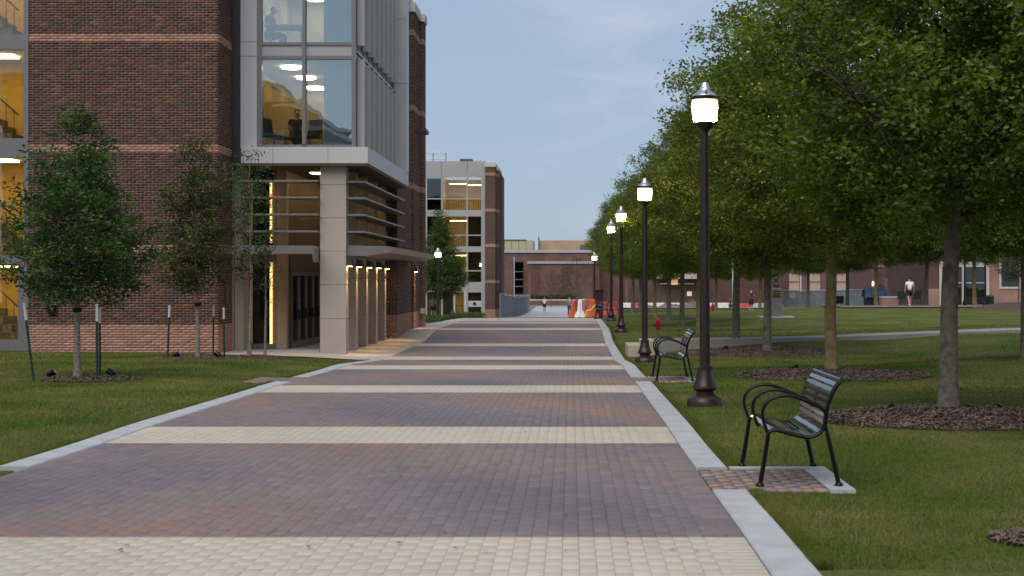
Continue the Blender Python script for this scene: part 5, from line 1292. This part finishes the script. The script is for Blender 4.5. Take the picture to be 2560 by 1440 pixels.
# dark kiosk post with flat cap, third bench
Yk = 82.0; xk = DX(1498, Yk); zk = TZ(xk, Yk)
t = empty('kiosk_post', 'dark square kiosk post with flat cap beside the barriers', 'kiosk', (xk, Yk, zk))
B('body', 'lamp_bronze', t, (xk - .22, xk + .22, Yk - .2, Yk + .2, zk - .05, zk + 1.55), bevel=.02); B('cap', 'black_coat', t, (xk - .27, xk + .27, Yk - .26, Yk + .26, zk + 1.56, zk + 1.64), bevel=.02)
B('red_label', 'red_paint', t, (xk - .12, xk + .18, Yk - .212, Yk - .201, zk + .92, zk + .98)); B('screen', 'cloth_teal', t, (xk - .1, xk + .16, Yk - .212, Yk - .201, zk + .7, zk + .84))
b3 = copy_tree(bench0); b3['label'] = 'dark bench at the far end of the kerb beside the orange barrier'; place(b3, 1.15, 66.2, TZ(1.4, 66.5) + .0)
# poles
def pole(name, px, py, Y, label, r=.05):
    x = DX(px, Y); z = TZ(x, Y); t = empty(name, label, 'pole', (x, Y, z)); m = MB(); m.tube([(x, Y, z - .1), (x, Y, DZ(py, Y))], r, 8); m.build('shaft', 'white_pole', t)
    m = MB(); m.lathe([(r*2, -.02), (r*2, .04), (r*1.1, .06)], 10, x, Y, z); m.build('base', 'steel', t)
    m = MB(); m.lathe([(r*1.3, -.02), (r*1.4, .05), (.01, .09)], 8, x, Y, DZ(py, Y)); m.build('knob', 'white_pole', t)
pole('white_pole', 1832, 640, 72, 'thin white pole standing on the lawn left of the black dress person', .035); pole('white_pole', 1285, 645, 140, 'pale pole standing behind the left screen fence', .07)
pole('white_pole', 2002, 665, 170, 'grey pole between the lit windows of the far hall', .07)
# dirt heaps
def heap(px, Y, rx, ry, h, seed, label):
    x0 = DX(px, Y); rng = np.random.default_rng(seed); m = MB(); seg = 28
    for r_ in range(9):
        f = r_/8
        for j in range(seg):
            a = 2*math.pi*j/seg; k = 1 + .25*math.sin(3*a + seed) + .1*math.sin(7*a)
            x, y = x0 + rx*f*k*math.cos(a), Y + ry*f*k*math.sin(a); m.v.append((x, y, TZ(x, y) + .04 + h*(1-f)**1.2*(1 + .15*rng.normal()) - (.1 if r_ == 8 else 0)))
    for r_ in range(8):
        for j in range(seg): j2 = (j+1) % seg; m.f.append((r_*seg+j, r_*seg+j2, (r_+1)*seg+j2, (r_+1)*seg+j))
    tag(m.build('dirt_heap', 'dirt', None, smooth=True), label, 'dirt heap', 'dirt heaps')
heap(1610, 132, 2.2, 2, .5, 1, 'grey dirt heap left of the second lamp post'); heap(1670, 134, 2.4, 2, .65, 2, 'grey dirt heap behind the hydrant, middle one'); heap(1730, 130, 2.4, 2, .7, 3, 'grey dirt heap left of the nearest lamp post')
# planter wall, tarp, chairs, bin at the right
Yp = 88.0; zp = TZ(DX(2230, Yp), Yp)
t = empty('stone_planter', 'low pinkish stone planter block left of the person in the white T-shirt', 'planter', (DX(2228, Yp), Yp, zp))
B('block', 'brick_far_pink', t, (DX(2205, Yp), DX(2247, Yp), Yp, Yp + .8, zp - .1, DZ(744, Yp))); B('cap', 'stone_cap', t, (DX(2204, Yp), DX(2248, Yp), Yp - .03, Yp + .83, DZ(744, Yp) + .003, DZ(741.5, Yp)))
t = empty('tarp_stack', 'crumpled blue-grey tarp heaped over crates behind the stone planter', 'tarp', (DX(2190, 94), 94, TZ(DX(2190, 94), 94)))
rg = np.random.default_rng(4); m = MB(); nx_ = 16; xs_ = np.linspace(DX(2162, 94), DX(2232, 94), nx_)
for q, x in enumerate(xs_):
    zt_ = np.interp(q, [0, 2, 7, 9, 12, 15], [DZ(722, 94), DZ(719, 94), DZ(722, 94), DZ(708, 94), DZ(722, 94), DZ(742, 94)]) + rg.normal(0, .05)
    for yy, zf in ((-.1, .35), (0, .7), (.15, 1.0), (.9, .95), (1.1, .35)): m.v.append((x + rg.normal(0, .03), 94 + yy + rg.normal(0, .04), zp + .1 + (zt_ - zp - .1)*zf))
for q in range(nx_-1):
    for j in range(4): m.f.append((q*5+j, q*5+5+j, q*5+6+j, q*5+j+1))
m.build('sheet', 'tarp_blue', t); B('crate', 'cloth_navy', t, (DX(2166, 94), DX(2196, 94), 94.05, 94.9, zp - .1, zp + .55)); B('crate', 'tarp_blue', t, (DX(2200, 94), DX(2228, 94), 94.1, 94.9, zp - .1, zp + .5))
def garden_chair(px, Y, rz, label):
    t = empty('metal_chair', label, 'chair', (0, 0, 0), 'green metal chairs')
    B('seat', 'bin_green', t, (-.25, .25, -.25, .25, .42, .45)); m = MB(); m.prism([(.22, .45), (.33, .95), (.30, .97), (.19, .45)], -.26, .26, 'x'); m.build('backrest', 'bin_green', t)
    for sx in (-.23, .23):
        for sy in (-.22, .24): m = MB(); m.tube([(sx, sy, .43), (sx*1.1, sy*1.15, 0)], .016, 6); m.build('leg', 'bin_green', t)
        m = MB(); m.tube([(sx*1.1, -.2, .43), (sx*1.1, -.22, .64), (sx*1.1, .24, .66)], .016, 6); m.build('arm', 'bin_green', t)
    place(t, DX(px, Y), Y, rz=rz)
garden_chair(2257, 86.5, R(150), 'green metal chair left of the person in the white T-shirt'); garden_chair(2288, 87.5, R(200), 'green metal chair right of the person in the white T-shirt'); garden_chair(2098, 100, R(180), 'dark metal chair before the fabric fence at the right')
Yg = 98.0; xg = DX(2474, Yg); zg = TZ(xg, Yg)
t = empty('litter_bin', 'dark green litter bin at the foot of the right lamp post', 'bin', (xg, Yg, zg))
m = MB(); m.lathe([(.26, -.03), (.29, .1), (.3, .68)], 16, xg, Yg, zg); m.build('barrel', 'bin_green', t, smooth=True); m = MB(); m.lathe([(.31, .681), (.32, .72), (.2, .8), (.1, .82)], 16, xg, Yg, zg); m.build('lid', 'bin_green', t, smooth=True)

# ================================================================== BLOCK BEHIND THE CAMERA, mirrored in the lower lit window
bb = empty('rear_brick_block', 'dark brick block behind the viewer, mirrored in the lower lit window', 'building', (-26, -32, 0))
for xa, xb_, h_ in ((-40, -21.6, 15.8), (-21.59, -19.4, 14.2), (-19.39, -17.8, 12.7), (-17.79, -16.5, 11.2)):
    B('wall', 'brick_far_dark', bb, (xa, xb_, -46, -25, -.5, h_)); B('parapet', 'stone_cap', bb, (xa, xb_, -46.1, -24.9, h_ + .002, h_ + .3))
for q in range(6):
    for k in range(4):
        w = B('window', 'glass_dark', bb, (-38.6 + q*3.2, -36.9 + q*3.2, -24.99, -24.96, 1.2 + k*3.1, 3.2 + k*3.1)); B('frame', 'panel_grey', w, (-38.7 + q*3.2, -38.602 + q*3.2, -24.99, -24.93, 1.1 + k*3.1, 3.3 + k*3.1), (-36.898 + q*3.2, -36.8 + q*3.2, -24.99, -24.93, 1.1 + k*3.1, 3.3 + k*3.1))
